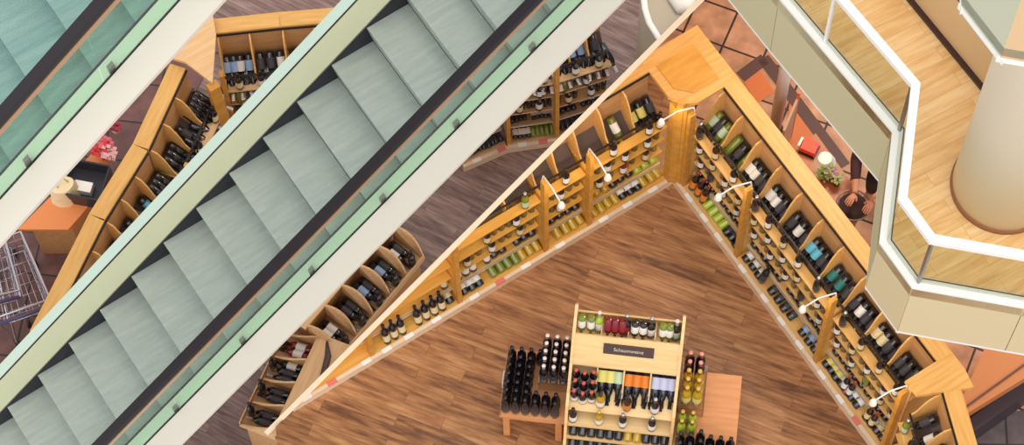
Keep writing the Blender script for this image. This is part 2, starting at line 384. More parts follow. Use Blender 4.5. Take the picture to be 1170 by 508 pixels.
def fill_bay(O, ang, w, spec, where, cut=None, k=1.0, farmode=False, postw=.045):
    fr,U,S=frame(O,ang)
    def put(u,s,z,axis,face,g,l,c,txt,grp,sc=1.0):
        P=fr(u,s*k,z*k)
        ax=U*axis[0]+S*axis[1]+Vector((0,0,axis[2])); fc=U*face[0]+S*face[1]+Vector((0,0,face[2]))
        if cut:
            def bad(P,ax,sc): return above(P+ax.normalized()*.33*sc, .03) or above(P,.05) or above(P+Vector((0,0,.04)),.03)
            if bad(P,ax,sc):
                if axis[1]<.5: return
                # under the low end of the sloping wall the bottles stand leaning instead
                P=fr(u,.075*k,(.118 if z<.25 else .302)*k); ax=S*.22+Vector((0,0,1)); fc=-S; sc=.92
                if z>.25: P=fr(u,.19*k,.302*k)
                if bad(P,ax,sc):
                    if z>.25: return
                    sc=.72
                    if bad(P,ax,sc): return
                txt=txt.replace(' lying,',' leaning,'); grp='bottles leaning under the low end of the sloping wall'
        if farmode: far_bottle(P,ax,fc,g,l,c,sc*k)
        else: bottle(P,ax,fc,g,l,c,txt,grp,sc)
    def runs(lst, u0, u1, sp, s, z, axis, face, pose, row, grp, sc=1.0, avoid=()):
        n=int((u1-u0)/sp); i=0
        # lst = list of (count,kind) ; None = gap
        u=u0
        seq=[]
        for cnt,kd in lst: seq += [kd]*cnt
        m=len(seq); sp2=(u1-u0)/max(m,1); sc=sc*min(1,sp2/.084)
        for j,kd in enumerate(seq):
            if kd is None: continue
            g,l,c=kd; i+=1
            if avoid and g=='dark': l=None
            if any(abs(u0+sp2*(j+.5)-a_)<.048 for a_ in avoid): continue
            txt='%s bottle %s, %s from left, %s, %s'%(DESC[g],pose,ORD[min(i-1,15)],row,where)
            jt=rnd.uniform(-.006,.006)
            put(u0+sp2*(j+.5)+jt, s+rnd.uniform(-.006,.006), z, (axis[0]+(0 if axis[2]>.9 else rnd.uniform(-.04,.04)),axis[1],axis[2]), face, g,l,c,txt,grp,sc)
    if 'low' in spec:
        runs(spec['low'], postw+.03, w-.01, .085, .062, .166, (0,1,.12), (0,-.1,1), 'lying', 'lowest tray', 'bottles lying in the lowest trays')
    if 'low2' in spec:
        runs(spec['low2'], postw+.03, w-.03, .085, .085, .166, (0,.25,1), (0,-1,.1), 'leaning', 'lowest tray', 'bottles leaning in the lowest trays',.9)
    if 'mid' in spec:
        runs(spec['mid'], postw+.02, w-.01, .085, .166, .340, (0,1,.02), (0,-.2,1), 'lying', 'tray behind rail', 'bottles lying behind the price rail')
    for key,z,row in (('b1',.57,'low board'),('b2',.88,'middle board')):
        if key in spec: runs(spec[key], postw+.02, w-.01, .085, (.192 if key=='b1' else .172)+(.014 if abs(ang)<.1 else 0), z+.001, (0,0,1), (0,-1,0), 'behind', row, 'stock bottles on the shelf boards', .87, [f_*w for f_,_ in spec.get('u'+key[1],[])])
    if 'b3' in spec: pass
    for key,z,s,row in (('u1',.57,.160,'low board'),('u2',.88,.140,'middle board'),('u3',1.18,.132,'high board')):
        if key in spec:
            for i,(fr_,kd) in enumerate(spec[key]):
                g,l,c=kd
                put(fr_*w, s, z+.001, (0,0,1),(0,-1,0), g,l,c,'%s bottle standing, %s from left, %s, %s'%(DESC[g],ORD[i],row,where),'bottles standing on the board edges',.90)
    if 'top' in spec:
        nC=len(spec['top']); idx=0
        for i,cmp_ in enumerate(spec['top']):
            u0_=postw/2+(w-postw/2)*i/nC; cw=(w-postw/2)/nC
            if not cmp_: continue
            n_=max(1,len(cmp_))
            if farmode:
                for j in range(4): put(u0_+cw*(j+.5)/4, .33, 1.235, (.15*(j-1.5),-.9,-.5),(0,-.3,1),'dark',None,'silver' if i%2 else 'white','','')
            for j,kd in enumerate(cmp_):
                g,l,c=kd; idx+=1
                put(u0_+cw*(j+.5)/n_, .405, 1.345, (rnd.uniform(-.05,.05),-1,-.95),(0,-.3,1), g,l,c,'%s bottle lying, %s from left, top bins, %s'%(DESC[g],ORD[min(idx-1,15)],where),'bottles lying in the top bins')
D=('dark','white','dark'); DC=('dark','cream','dark'); DN=('dark','grey','dark'); DR=('dark','white','red'); GO=('gold',None,'gold'); GR=('green',None,'gold'); LI=('lime',None,'white')
DB=('blueg','blue','dark'); RD=('red','white','dark'); BR=('brown','cream','dark'); DO=('dark','orange','red'); DK=('dark','sky','dark'); DT=('blueg','teal','dark'); DG=('dark','grey','silver'); GL=('green','green','silver')

# right-hand run : front face on X=0, from the corner along -Y
A_R=-PI/2
def B_(u): return (0,-u,0)
bays_R=[(.08,.92,'first bay right of corner pillar'),(1.0,1.32,'second bay right of corner pillar'),(2.32,1.06,'third bay right of corner pillar')]
OC=('dark','grey','red'); YD=('dark','yellow','dark')
specR=[
 dict(low=[(3,None),(4,LI),(3,DN)], low2=[(3,('dark','orange','red')),(6,None)],
      mid=[(9,DN)], b1=[(9,D)], b2=[(3,DN),(1,GR),(6,DN)],
      u1=[(.14,D),(.32,DG),(.55,D),(.8,D)], u2=[(.12,D),(.35,BR),(.58,D),(.82,DC)], u3=[(.10,DG),(.38,BR),(.70,D)],
      top=[[GL,DN,GL,GR],[GR,DN,GR],[D,D,DG,DN]]),
 dict(low=[(3,D),(1,None),(4,DN),(1,None),(3,('dark','blue','dark'))], low2=[(3,None),(1,DN),(9,None)],
      mid=[(6,DN),(1,None),(8,DN)], b1=[(14,DN)], b2=[(14,D)],
      u1=[(.08,D),(.28,D),(.47,D),(.66,DG),(.88,D)], u2=[(.07,BR),(.24,D),(.42,D),(.60,DC),(.84,D)], u3=[(.06,DG),(.22,D),(.40,DC),(.58,D),(.80,DG)],
      top=[[D,D,DN,DN],[DN,D,DN],[DK,DK,DN,DN],[DT,DT,DN]]),
 dict(low=[(3,YD),(1,D),(1,('red','red','dark')),(2,D),(1,None),(4,BR)], low2=[(4,None),(2,DR),(3,None),(2,('brown','cream','red')),(2,None)],
      mid=[(10,DN)], b1=[(11,DN)], b2=[(11,D)],
      u1=[(.12,D),(.34,D),(.55,GR),(.76,DC),(.93,D)], u2=[(.1,D),(.32,DC),(.54,D),(.78,D)], u3=[(.14,DG),(.40,DC),(.66,DC),(.90,D)],
      top=[[DG,D,DG,DN],[DC,DC,DN,DN],[DN,DN,DG,DN]]),
]
for i,(u,w,nm) in enumerate(bays_R):
    bay(B_(u), A_R, w, 'beech wine shelf, '+nm+', seen from the shop floor', comps=(3,4,3)[i], last=(i==2), group='wine shelves of the right-hand run')
    fill_bay(B_(u), A_R, w, specR[i], nm)
# left-hand run : front face on Y=0, cut on top by the sloping wall
LB=[(-4.4,.9,'left-most bay of left run'),(-3.5,1.0,'fourth bay left of corner'),(-2.5,1.0,'third bay left of corner'),(-1.5,.51,'narrow bay left of corner'),(-.99,.93,'first bay left of corner')]
CW=('dark','cream','dark')
specL=[
 dict(low=[(6,None),(3,CW)]),
 dict(low=[(1,None),(3,CW),(1,None),(5,CW)], mid=[(2,D),(3,YD),(1,None),(4,DC)], b1=[(4,None),(7,D)], u1=[(.6,D),(.85,DG)]),
 dict(low=[(3,D),(1,None),(4,GR),(3,GO)], mid=[(3,D),(1,None),(3,D),(1,None),(3,DC)], b1=[(11,D)], b2=[(3,None),(8,D)],
      u1=[(.2,DC),(.48,D),(.8,DC)], u2=[(.42,BR),(.75,D)], u3=[(.85,GL)]),
 dict(low=[(1,None),(4,GO)], mid=[(2,('brown','white','dark')),(3,D)], b1=[(2,DN),(3,D)], b2=[(3,D),(2,DN)], u1=[(.5,('gold','white','gold'))], u2=[(.5,D)], u3=[(.6,D)]),
 dict(low=[(4,GO),(3,D),(3,GO)], mid=[(3,GO),(3,DN),(3,('lime','cream','gold'))], b1=[(3,D),(4,DN),(3,GR)], b2=[(10,D)],
      u1=[(.22,D),(.52,('red','white','dark')),(.8,BR)], u2=[(.3,D),(.52,D),(.8,D)], u3=[(.36,D),(.80,D),(.93,DC)], top=[[],[('green','white','gold')],[YD,YD,DN]]),
]
for i,(u,w,nm) in enumerate(LB):
    bay((u,0,0), 0, w, 'beech wine shelf under the sloping wall, '+nm, cut=CUT, comps=(2 if i==3 else 3), wl=W_GOLD, group='wine shelves of the left-hand run', light=(i>=2))
    fill_bay((u,0,0), 0, w, specL[i], nm, cut=CUT)
# corner block between both runs
T=thing('corner_cabinet','honey beech corner block with pillar joining the two wine shelf runs','corner cabinet',(0,0,0))
q=MB(); q.prism([(-.06,.12),(-.06,.60),(.60,.60),(.60,-.08),(.14,-.08),(.05,-.04)],1.70,1.75,W_BAND); q.build('top_cap',T,cut=CUT)
q=MB(); q.prism([(.03,.16),(.03,.45),(.45,.45),(.45,.02),(.16,.02)],1.751,1.757,W_POST); q.build('inlay_panel',T,cut=CUT)
q=MB(); q.prism([(-.058,.0),(-.01,-.02),(.02,-.078),(.08,-.078),(.06,.06),(-.058,.09)],.1,1.70,W_POST); q.build('pillar',T,cut=CUT)
q=MB(); q.prism([(-.005,-.05),(.03,-.05),(.035,-.01),(-.01,.03),(-.04,.0)],.1,1.80,W_POST); q.build('pillar_moulding',T)
q=MB(); q.prism([(-.058,.03),(-.058,.56),(.56,.56),(.56,-.078),(.03,-.078),(.03,0)],0,.1,W_TAN); q.build('plinth',T,cut=CUT)
q=MB(); q.prism([(-.058,0),(0,0),(0,-.078),(.035,-.078),(.035,.035),(-.058,.035)],0,.115,PALE); q.build('price_strip',T)

# third run : turns at the lower right corner
C2=Vector((.0,-3.42,0)); A3=math.radians(-112)
bay((-.09,-3.45,0), A3, 1.0, 'beech wine shelf turning away at the lower right corner pillar', comps=3, postw=.03, group='wine shelves of the right-hand run', light=False)
fill_bay((-.09,-3.45,0), A3, 1.0, dict(top=[[DG,D],[('dark',None,'silver')]*4,[('dark',None,'silver')]*4], u3=[(.12,GL),(.3,D)], b3=[(4,DN)]), 'bay at lower right corner')
T=thing('corner_cabinet','flat beech corner top with pillar at the lower right shelf corner','corner cabinet',(0,0,0))
q=MB(); q.prism([(.09,-3.36),(.60,-3.36),(.60,-3.56),(.56,-3.74),(.10,-3.53)],1.70,1.752,W_BAND); q.build('top_cap',T)
q=MB(); q.prism([(.10,-3.40),(.13,-3.40),(.14,-3.44),(.11,-3.45)],.1,1.695,W_TAN); q.build('pillar',T)
q=MB(); q.prism([(.50,-3.4),(.59,-3.4),(.59,-3.55),(.50,-3.55)],0,1.695,W_TAN); q.build('back_panel',T)

# ------------------------------------------------------------------ gondola in the middle of the shop
GA=math.radians(-40); GO_=Vector((-2.04,-1.28,0))
gf,GU,GS=frame(GO_,GA)
T=thing('display_gondola','beech wine gondola with dark header sign in the middle of the shop','display stand',GO_,GA)
W=.98
sidep=[(.27,1.52),(.24,1.56),(.0,1.48),(-.2,1.23),(-.52,.96),(-.60,.76),(-.68,.5),(-.9,0),(.3,0)]
for x in (0,W): q=MB(); q.profx(sidep,x-.014,x+.014,W_GOND); q.build('side_panel',T)
q=MB(); q.profx([(.24,0),(.26,0),(.26,1.40),(.24,1.40)],.014,W-.014,W_GOND); q.build('back_panel',T)
q=MB(); q.profx([(.0,1.25),(.24,1.25),(.24,1.27),(.0,1.27)],.014,W-.014,W_GOND); q.build('top_shelf',T)
q=MB(); q.profx([(-.2,1.185),(-.2,1.205),(.0,1.455),(.018,1.44),(.018,1.25)],.014,W-.014,W_GOND); q.build('header_panel',T)
# sign on the header
def hdr(u,t,d): # t along the slope from bottom 0..1
    n=Vector((0,-.25,.2)).normalized(); p=Vector((u,-.2+.2*t,1.205+.25*t)); return p+n*d
q=MB(); 
def slab(u0_,u1_,t0,t1,d0,d1,m,q):
    q.hexa([hdr(u0_,t0,d0),hdr(u1_,t0,d0),hdr(u1_,t1,d0),hdr(u0_,t1,d0)],[hdr(u0_,t0,d1),hdr(u1_,t0,d1),hdr(u1_,t1,d1),hdr(u0_,t1,d1)],m)
slab(.28,.74,.48,.80,.001,.012,SIGN,q); sg=q.build('sign',T)
tx=bpy.data.curves.new('sign_lettering','FONT'); tx.body='Schaumweine'; tx.size=.05; tx.extrude=.001; tx.align_x='CENTER'; tx.align_y='CENTER'
to=bpy.data.objects.new('sign_lettering',tx); col.objects.link(to); tx.materials.append(SIGNT)
dg=bpy.context.evaluated_depsgraph_get(); me=bpy.data.meshes.new_from_object(to.evaluated_get(dg)); bpy.data.objects.remove(to)
to=bpy.data.objects.new('sign_lettering',me); col.objects.link(to); to.parent=sg
if not me.materials: me.materials.append(SIGNT)
n_=Vector((0,-.25,.2)).normalized(); y_=Vector((0,.2,.25)).normalized(); x_=Vector((1,0,0))
p_=hdr(.51,.64,.014); to.matrix_local=Matrix(((x_.x,y_.x,n_.x,p_.x),(x_.y,y_.y,n_.y,p_.y),(x_.z,y_.z,n_.z,p_.z),(0,0,0,1)))
for i in range(1,4):
    q=MB(); q.box(W*i/4-.006,W*i/4+.006,.02,.238,1.27,1.36,W_GOND); q.build('divider',T)
# bin 1 (inclined) and shelves stepping forward
q=MB(); q.profx([(-.52,.86),(-.52,.88),(-.16,1.0),(.2,1.12),(.2,1.10)],.014,W-.014,W_GOND); q.build('shelf_board',T)
for i in range(1,4):
    q=MB(); q.profx([(-.42,.93),(-.18,1.19),(-.1,1.19),(-.1,1.04)],W*i/4-.007,W*i/4+.007,W_GOND); q.build('divider',T)
q=MB(); q.profx([(-.6,.66),(-.6,.69),(.2,.69),(.2,.66)],.014,W-.014,W_GOND); q.build('shelf_board',T)
q=MB(); q.profx([(-.655,.46),(-.655,.51),(.2,.51),(.2,.46)],.014,W-.014,W_GOND); q.build('shelf_board',T)
q=MB(); q.profx([(-.72,.28),(-.72,.33),(.2,.33),(.2,.28)],.014,W-.014,W_GOND); q.build('shelf_board',T)
q=MB(); q.profx([(-.86,0),(-.82,.1),(.24,.1),(.24,0)],.014,W-.014,W_GOND); q.build('plinth',T)
def gput(u,s,z,axis,face,kd,txt,grp,sc=1.0):
    g,l,c=kd; ax=GU*axis[0]+GS*axis[1]+Vector((0,0,axis[2])); fc=GU*face[0]+GS*face[1]+Vector((0,0,face[2]))
    bottle(gf(u,s,z),ax,fc,g,l,c,txt,grp,sc)
# top row, leaning back with bases hidden behind the header
top=[(.06,.0,('green','white','white')),(.145,.0,('green','white','white')),(.215,.07,('lime','white','white')),
     (.30,-.01,('red','red','red')),(.365,-.01,('red','red','red')),(.43,-.01,('red','red','red')),(.465,.07,('dark','red','silver')),
     (.545,.0,('dark','white','dark')),(.62,.0,('dark','white','dark')),(.69,.07,('dark','white','silver')),
     (.80,-.02,('green','white','silver')),(.86,-.02,('green','white','silver')),(.92,.07,('dark','green','white'))]
nmT={'green':'green','lime':'lime','red':'red','dark':'dark'}
for i,(u,dz,kd) in enumerate(top):
    if dz>0: gput(u,.135,1.275,(0,.12,1),(0,-1,.2),kd,'%s bottle standing tallest, %s from left in gondola top row'%(nmT[kd[0]],ORD[i]),'bottles in the gondola top row',1.0)
    else: gput(u,.15,1.53,(0,-.30,-1),(0,-1,.3),(kd[0],kd[1],None),'%s bottle tilted base up, %s from left in gondola top row'%(nmT[kd[0]],ORD[i]),'bottles in the gondola top row',.86)
# bin 1 : four compartments
k=0
for r_ in range(3):
    for j in range(3):
        k+=1
        gput(.055+.08*j,-.24-.085*r_-.02*(j%2),1.0-.035*r_-.04,(0,-.12,1),(0,-1,.2),('dark','white','red'),'dark bottle with red cap, %s counted from back, gondola left compartment'%ORD[k-1],'red-capped bottles in the gondola',.95)
for j,kd in enumerate([('dark','yellow','dark'),('dark','yellow','dark'),('dark','green','dark')]):
    gput(.29+.077*j,-.12,1.10,(0,-1,-.55),(0,-.2,1),kd,'bottle with %s label, %s from left, second compartment of gondola'%(kd[1],ORD[j]),'bottles lying in the gondola',1.05)
for j,kd in enumerate([('dark','orange','dark'),('dark','orange','dark'),('brown','orange','dark')]):
    gput(.535+.077*j,-.13,1.095,(0,-1,-.55),(0,-.2,1),kd,'bottle with orange label, %s from left, third compartment of gondola'%ORD[j],'bottles lying in the gondola',1.05)
for j,kd in enumerate([('blueg','lilac','dark')]*3):
    gput(.785+.074*j,-.13,1.095,(0,-1,-.55),(0,-.2,1),kd,'bottle with lilac label, %s from left, right compartment of gondola'%ORD[j],'bottles lying in the gondola',1.05)
for j in range(2,5):   # dark bottles heaped under them
    for i in range(3):
        u=.28+.245*(j-2)+.08*i
        gput(u,-.155,1.035,(.25*(i-1),-1,-.38),(0,-.2,1),('dark',None,'dark'),'dark bottle beneath, %s from left, compartment %s of gondola'%(ORD[i],('two','three','four')[j-2]),'bottles lying in the gondola',1.0)
for i,(u,kd) in enumerate([(.30,('gold','white','dark')),(.545,('brown','orange','dark')),(.80,('dark','white','silver'))]):
    gput(u,-.455,.90,(0,0,1),(0,-1,0),kd,'%s bottle standing on the front edge of the gondola bin'%(['golden','brown','dark'][i]),'bottles standing on the gondola edge',.98)
for i,(u,kd) in enumerate([(.06,('dark','white','dark')),(.30,('gold','white','gold')),(.52,('dark','white','silver')),(.79,('dark','white','silver'))]):
    gput(u,-.55,.692,(0,0,1),(0,-1,0),kd,'%s bottle standing %s from left, second shelf of gondola'%(DESC[kd[0]],ORD[i]),'bottles standing on gondola shelves',.9)
for i in range(11):
    kd=('gold',None,None) if 6<=i<8 else (('dark',None,None) if i>=9 else ('dark',None,None))
    gput(.07+.085*i,-.652,.56,(0,1,.04),(0,-.4,1),kd,'%s bottle lying base outward, %s from left, third shelf of gondola'%(DESC[kd[0]],ORD[i]),'bottles lying on gondola shelves',.95)
for i in range(11):
    gput(.07+.085*i,-.715,.38,(0,1,.04),(0,-.4,1),('dark',None,None),'dark bottle lying base outward, %s from left, fourth shelf of gondola'%ORD[i],'bottles lying on gondola shelves',.95)

# tables on both sides of the gondola
def table(u0_,u1_,s0,s1,z,label):
    T=thing('display_table',label,'table',gf(u0_,s0,0),GA)
    w=u1_-u0_; d=s1-s0
    q=MB(); q.box(0,w,0,d,z-.035,z,W_TABLE); q.build('table_top',T)
    q=MB(); q.box(.03,w-.03,.02,.04,z-.11,z-.035,W_TABLE); q.build('apron',T)
    for x in (.03,w-.09):
        for y in (.03,d-.09): q=MB(); q.box(x,x+.06,y,y+.06,0,z-.035,W_TABLE); q.build('leg',T)
    return T
T1=table(-.63,-.016,-.56,.12,.6,'low beech table with black bottles left of the gondola')
q=MB(); q.box(.004,.012,.0,.68,.6,.74,ACRYL); q.build('acrylic_guard',T1)
q=MB(); q.box(-.006,.003,.28,.42,.60,.70,TAGW); q.build('price_card',T1)
T2=table(1.0,1.58,-1.1,.10,.6,'low beech table with dark and golden bottles right of the gondola')
q=MB(); q.box(.572,.578,.1,.5,.6,.72,ACRYL); q.build('acrylic_guard',T2)
def crate(u0_,u1_,s0,s1,z0,z1,label):
    T=thing('acrylic_riser',label,'riser',gf(u0_,s0,z0),GA)
    q=MB(); w=u1_-u0_; d=s1-s0; h=z1-z0
    q.box(0,w,0,d,h-.012,h,ACRYL); q.build('top',T)
    for (a,b_,c_,d_) in ((0,.01,0,d),(w-.01,w,0,d),(.01,w-.01,0,.01),(.01,w-.01,d-.01,d)):
        q=MB(); q.box(a,b_,c_,d_,0,h-.012,ACRYL); q.build('side',T)
crate(-.30,-.022,-.26,.12,.6,.80,'clear acrylic riser carrying white-capped bottles on the left table')
crate(1.02,1.25,-.35,.10,.6,.80,'clear acrylic riser carrying golden bottles on the right table')
NN=['front','second','third','fourth','fifth','sixth','seventh']
for i in range(6):
    for j in range(7):
        if i>=3 and j>=2: continue
        s=-.49+.083*j
        gput(-.575+.092*i,s,.6,(0,0,1),(0,-1,0),('dark','grey','dark'),'black bottle on left table, %s column from left, %s row'%(ORD[i],NN[j]),'black bottles on the left table',1.0)
for j in range(2,7):
    gput(-.575+.092*3-.008,-.49+.083*j,.6,(0,0,1),(0,-1,0),('dark','grey','dark'),'black bottle on left table, beside the riser, %s row'%NN[j],'black bottles on the left table',.98) if j>5 else None
for i in range(3):
    for j in range(5):
        gput(-.25+.092*i,-.215+.075*j,.80,(0,0,1),(0,-1,0),('dark','grey','white'),'white-capped bottle on riser, %s column, %s row, left of gondola'%(['left','middle','right'][i],NN[j]),'white-capped bottles on the riser',1.0)
for i in range(2):
    for j in range(5):
        kd=('gold','yellow','gold') if j<3 else ('dark','red','pink')
        gput(1.075+.1*i,-.28+.085*j,.80,(0,0,1),(0,-1,0),kd,'%s bottle on riser, %s column, %s row, right of gondola'%(('golden' if j<3 else 'pink-capped dark'),['left','right'][i],NN[j]),'bottles on the right riser',1.08)
for i in range(2):
    for j in range(2):
        gput(1.06+.095*i,-.52+.09*j,.602,(0,0,1),(0,-1,0),('lime','yellow','gold'),'golden bottle in front of the right riser, %s column, %s row'%(['left','right'][i],NN[j]),'golden bottles on the right counter',.98)
for i in range(6):
    for j in range(3):
        gput(1.06+.092*i,-.65-.09*j+(.04 if i==2 else 0),.602,(0,0,1),(0,-1,0),('dark','grey','dark'),'dark bottle on right table, %s column from left, %s row'%(ORD[i],['back','middle','front'][j]),'dark bottles on the right table',1.05)

# ------------------------------------------------------------------ escalators
def escalator(dz, x0, x1, phase, step_mat, label, full, trim=None):
    base=Vector((x0,.9,4.0+dz+K*x0))
    T=thing('escalator',label,'escalator',base,0,'stacked escalators')
    def E(nm, polys, xa=x0, xb=x1, cols=None):
        q=MB()
        for pl,m in polys: q.extr([(a,z+dz) for a,z in pl], xa, xb, m)
        return q.build(nm,T,off=base)
    def R(y0,y1,z0,z1): return [(y0,z0),(y1,z0),(y1,z1),(y0,z1)]
    n=int((phase-x0)/.4); x=phase-n*.4
    while x<x1:
        q=MB(); z=4.455+dz+K*x; rise=.4*K
        # tread with toothed front edge and curved riser below it
        q.box(x,x+.44,.48,1.70,z-.03,z,step_mat)
        pr=[(x,z-.001),(x+.012,z-.10),(x+.03,z-.20),(x+.05,z-rise-.03)]
        for a,b_ in zip(pr[:-1],pr[1:]): q.hexa([(a[0],.48,a[1]),(a[0],1.7,a[1]),(b_[0],1.7,b_[1]),(b_[0],.48,b_[1])],[(a[0]+.02,.48,a[1]),(a[0]+.02,1.7,a[1]),(b_[0]+.02,1.7,b_[1]),(b_[0]+.02,.48,b_[1])],step_mat)
        q.build('step',T,off=base)
        x+=.4
    E('truss',[([(.66,4.05),(.58,3.6),(.85,3.35),(1.5,3.35),(1.78,3.6),(1.74,4.05)],METAL)])
    E('skirt_panel',[(R(.455,.478,4.0,4.56),SKIRT)]); E('skirt_panel',[(R(1.70,1.716,4.0,4.455),SKIRT)])
    E('white_deck',[([(.066,4.53),(.066,4.57),(.318,4.57),(.318,4.49),(.12,4.49)],WHITE_D)])
    E('glass_channel',[(R(.319,.336,4.5,4.573),DKMETAL)])
    E('inner_deck',[([(.337,4.5),(.337,4.568),(.455,4.562),(.455,4.5)],GREEN_D)])
    # glass panels with joints and clamps
    xg=phase-9*1.55; 
    while xg<x1:
        a=max(xg,x0); b_=min(xg+1.543,x1)
        if b_-a>.1: E('glass_panel',[(R(.323,.331,4.573,5.37),GL_GRN)],a,b_)
        xg+=1.55
    for i in range(60):
        xx=phase-12+.8*i+.06
        if x0+.1<xx<x1-.1: E('clamp',[(R(.334,.37,4.57,4.64),METAL)],xx,xx+.05)
    E('handrail_track',[(R(.268,.36,5.345,5.40),TANM)])
    E('handrail',[([(.275,5.40),(.378,5.40),(.383,5.43),(.37,5.465),(.285,5.465),(.27,5.43)],BLACKR)])
    E('balustrade_panel',[([(1.718,4.0),(1.718,4.46),(1.755,4.92),(1.80,4.92),(1.80,4.0)],PALE_G)])
    E('balustrade_edge',[(R(1.708,1.722,4.452,4.468),METAL)])
    E('cap_seal',[(R(1.752,1.762,4.918,4.932),DKMETAL)])
    E('balustrade_cap',[([(1.764,4.90),(1.764,4.935),(1.87,4.93),(1.885,4.88),(1.80,4.85)],MINT)])
    yaw=math.radians(.65); pv=Vector((-5.5,0,0)); d=base-pv
    T.location=pv+Vector((d.x*math.cos(yaw)-d.y*math.sin(yaw), d.x*math.sin(yaw)+d.y*math.cos(yaw), d.z)); T.rotation_euler=(0,0,yaw)
    return T
escalator(0,-8.2,2.2,-2.26,STEP_M,'lower escalator with grey ribbed steps, black handrail and white outer deck',True)
escalator(5.82,-9.2,-1.5,-4.98,STEP_U,'upper escalator with teal ribbed steps at the top left',True)

# ------------------------------------------------------------------ balcony on the right
BZ=5.9
img_out=[(832-8,-90),(892-2,0),(1019,152),(1004,278),(1041.7,330),(1170,353),(1330,380)]
img_out[0]=(892-75,-90)
out=[at(x,y,BZ) for x,y in img_out]
FH=.80
# floor slab
far1=at(1500,500,BZ); far2=at(1500,-300,BZ)
b=MB(); b.prism([(p.x,p.y) for p in out]+[(far1.x,far1.y),(far2.x,far2.y)], BZ-.12, BZ, FLOOR_B); struct(b.build('floor'))
ctr=at(1300,100,BZ)
def offset_poly(pts, d):   # shift polyline inwards by d
    res=[]
    for i,p in enumerate(pts):
        ns=[]
        for a,c in ((i-1,i),(i,i+1)):
            if a<0 or c>=len(pts): continue
            t=(pts[c]-pts[a]); t.z=0; t.normalize(); n=Vector((-t.y,t.x,0)); 
            if n.dot(ctr-pts[a])<0: n=-n
            ns.append(n)
        n=sum(ns,Vector()); n.normalize(); n=n/max(.4,n.dot(ns[0])); res.append(p+n*d)
    return res
kerbin=offset_poly(out,.088); inn=offset_poly(out,.05); kerb=offset_poly(out,.079); rail=offset_poly(out,.07); bot=offset_poly(out,-.0)
BT=thing('balcony_fascia','khaki panelled fascia with white edge strips around the balcony','balcony',out[3]+Vector((0,0,-FH)))
def wallseg(a,b_,z0,z1,th_,m,nm,parent,ofs,a2=None,b2=None):
    t=(b_-a).normalized(); n=Vector((-t.y,t.x,0)); 
    if n.dot(ctr-a)<0: n=-n
    q=MB(); q.hexa([(a.x,a.y,z0),(b_.x,b_.y,z0),((b_+n*th_).x,(b_+n*th_).y,z0),((a+n*th_).x,(a+n*th_).y,z0)],[(a.x,a.y,z1),(b_.x,b_.y,z1),((b_+n*th_).x,(b_+n*th_).y,z1),((a+n*th_).x,(a+n*th_).y,z1)],m)
    return q.build(nm,parent,off=ofs)
off_=BT.location
FM=[FASC_G,FASC_G,FASC_G,FASC_C,FASC_C,FASC_C]
for i in range(len(out)-1):
    a,c=out[i],out[i+1]; Lg=(c-a).length; n_=max(1,round(Lg/ (1.0 if i in(0,1) else .62)))
    if i in (2,3): n_=1
    for j in range(n_):
        p=a.lerp(c,j/n_)+(c-a).normalized()*.003; r_=a.lerp(c,(j+1)/n_)-(c-a).normalized()*.003
        wallseg(p,r_,BZ-FH,BZ-.0,.03,FM[i],'fascia_panel',BT,off_)
    ex=(c-a).normalized()
    m1=wallseg(a-ex*.01,c+ex*.01,BZ-FH-.03,BZ-FH,.05,WHITE,'lower_edge_strip',BT,off_)
    q=MB(); q.hexa([p+Vector((0,0,.001)) for p in (out[i],out[i+1],kerbin[i+1],kerbin[i])],[p+Vector((0,0,.03)) for p in (out[i],out[i+1],kerbin[i+1],kerbin[i])],WHITE); q.build('kerb',BT,off=off_)
GB=thing('glass_railing','clear glass balcony railing with wide white handrail','railing',out[3]+Vector((0,0,.03)))
og=GB.location
for i in range(len(out)-1):
    a,c=inn[i],inn[i+1]; Lg=(c-a).length; n_=max(1,round(Lg/1.15)); 
    if i in (2,3): n_=1
    for j in range(n_):
        p=a.lerp(c,j/n_)+(c-a).normalized()*.006; r_=a.lerp(c,(j+1)/n_)-(c-a).normalized()*.006
        wallseg(p,r_,BZ+.03,BZ+.70,.012,GL_CLR,'glass_panel',GB,og)
    q=MB(); kb=offset_poly(out,.087); q.hexa([p+Vector((0,0,.0305)) for p in (kerb[i],kerb[i+1],kb[i+1],kb[i])],[p+Vector((0,0,.036)) for p in (kerb[i],kerb[i+1],kb[i+1],kb[i])],SKIRT); q.build('glazing_seal',GB,off=og)
q=MB(); 
up_=Vector((0,0,BZ+.72-BZ))
pts=[p+Vector((0,0,.72)) for p in rail]
ra=offset_poly(out,.042); rb=offset_poly(out,.105)
for i in range(len(out)-1):
    lo=[ra[i],ra[i+1],rb[i+1],rb[i]]
    q.hexa([p+Vector((0,0,.695)) for p in lo],[p+Vector((0,0,.745)) for p in lo],WHITE)
q.build('handrail',GB,off=og)
for i in (1,): 
    pass
# posts between glass panels
for i,t in ((1,.36),(4,.02),(2,.0)):
    p=inn[i].lerp(inn[i+1],t); q=MB(); q.box(p.x-.012,p.x+.012,p.y-.012,p.y+.012,BZ+.03,BZ+.70,WHITE if i==1 else METAL); q.build('post',GB,off=og)
# column
c1=at(1146,213,BZ); pl=at(1086,213,BZ); R_=(c1-pl).length*.98
T=thing('column','round cream column rising from the balcony floor','column',c1)
q=MB(); q.lathe([(R_,0),(R_,8.5)],COLUMN,72); q.build('shaft',T)
q=MB(); q.lathe([(R_+.012,0),(R_+.012,.05),(R_,.055)],mat('brown_base_ring',(150,96,62),.5),72); q.build('base_ring',T)
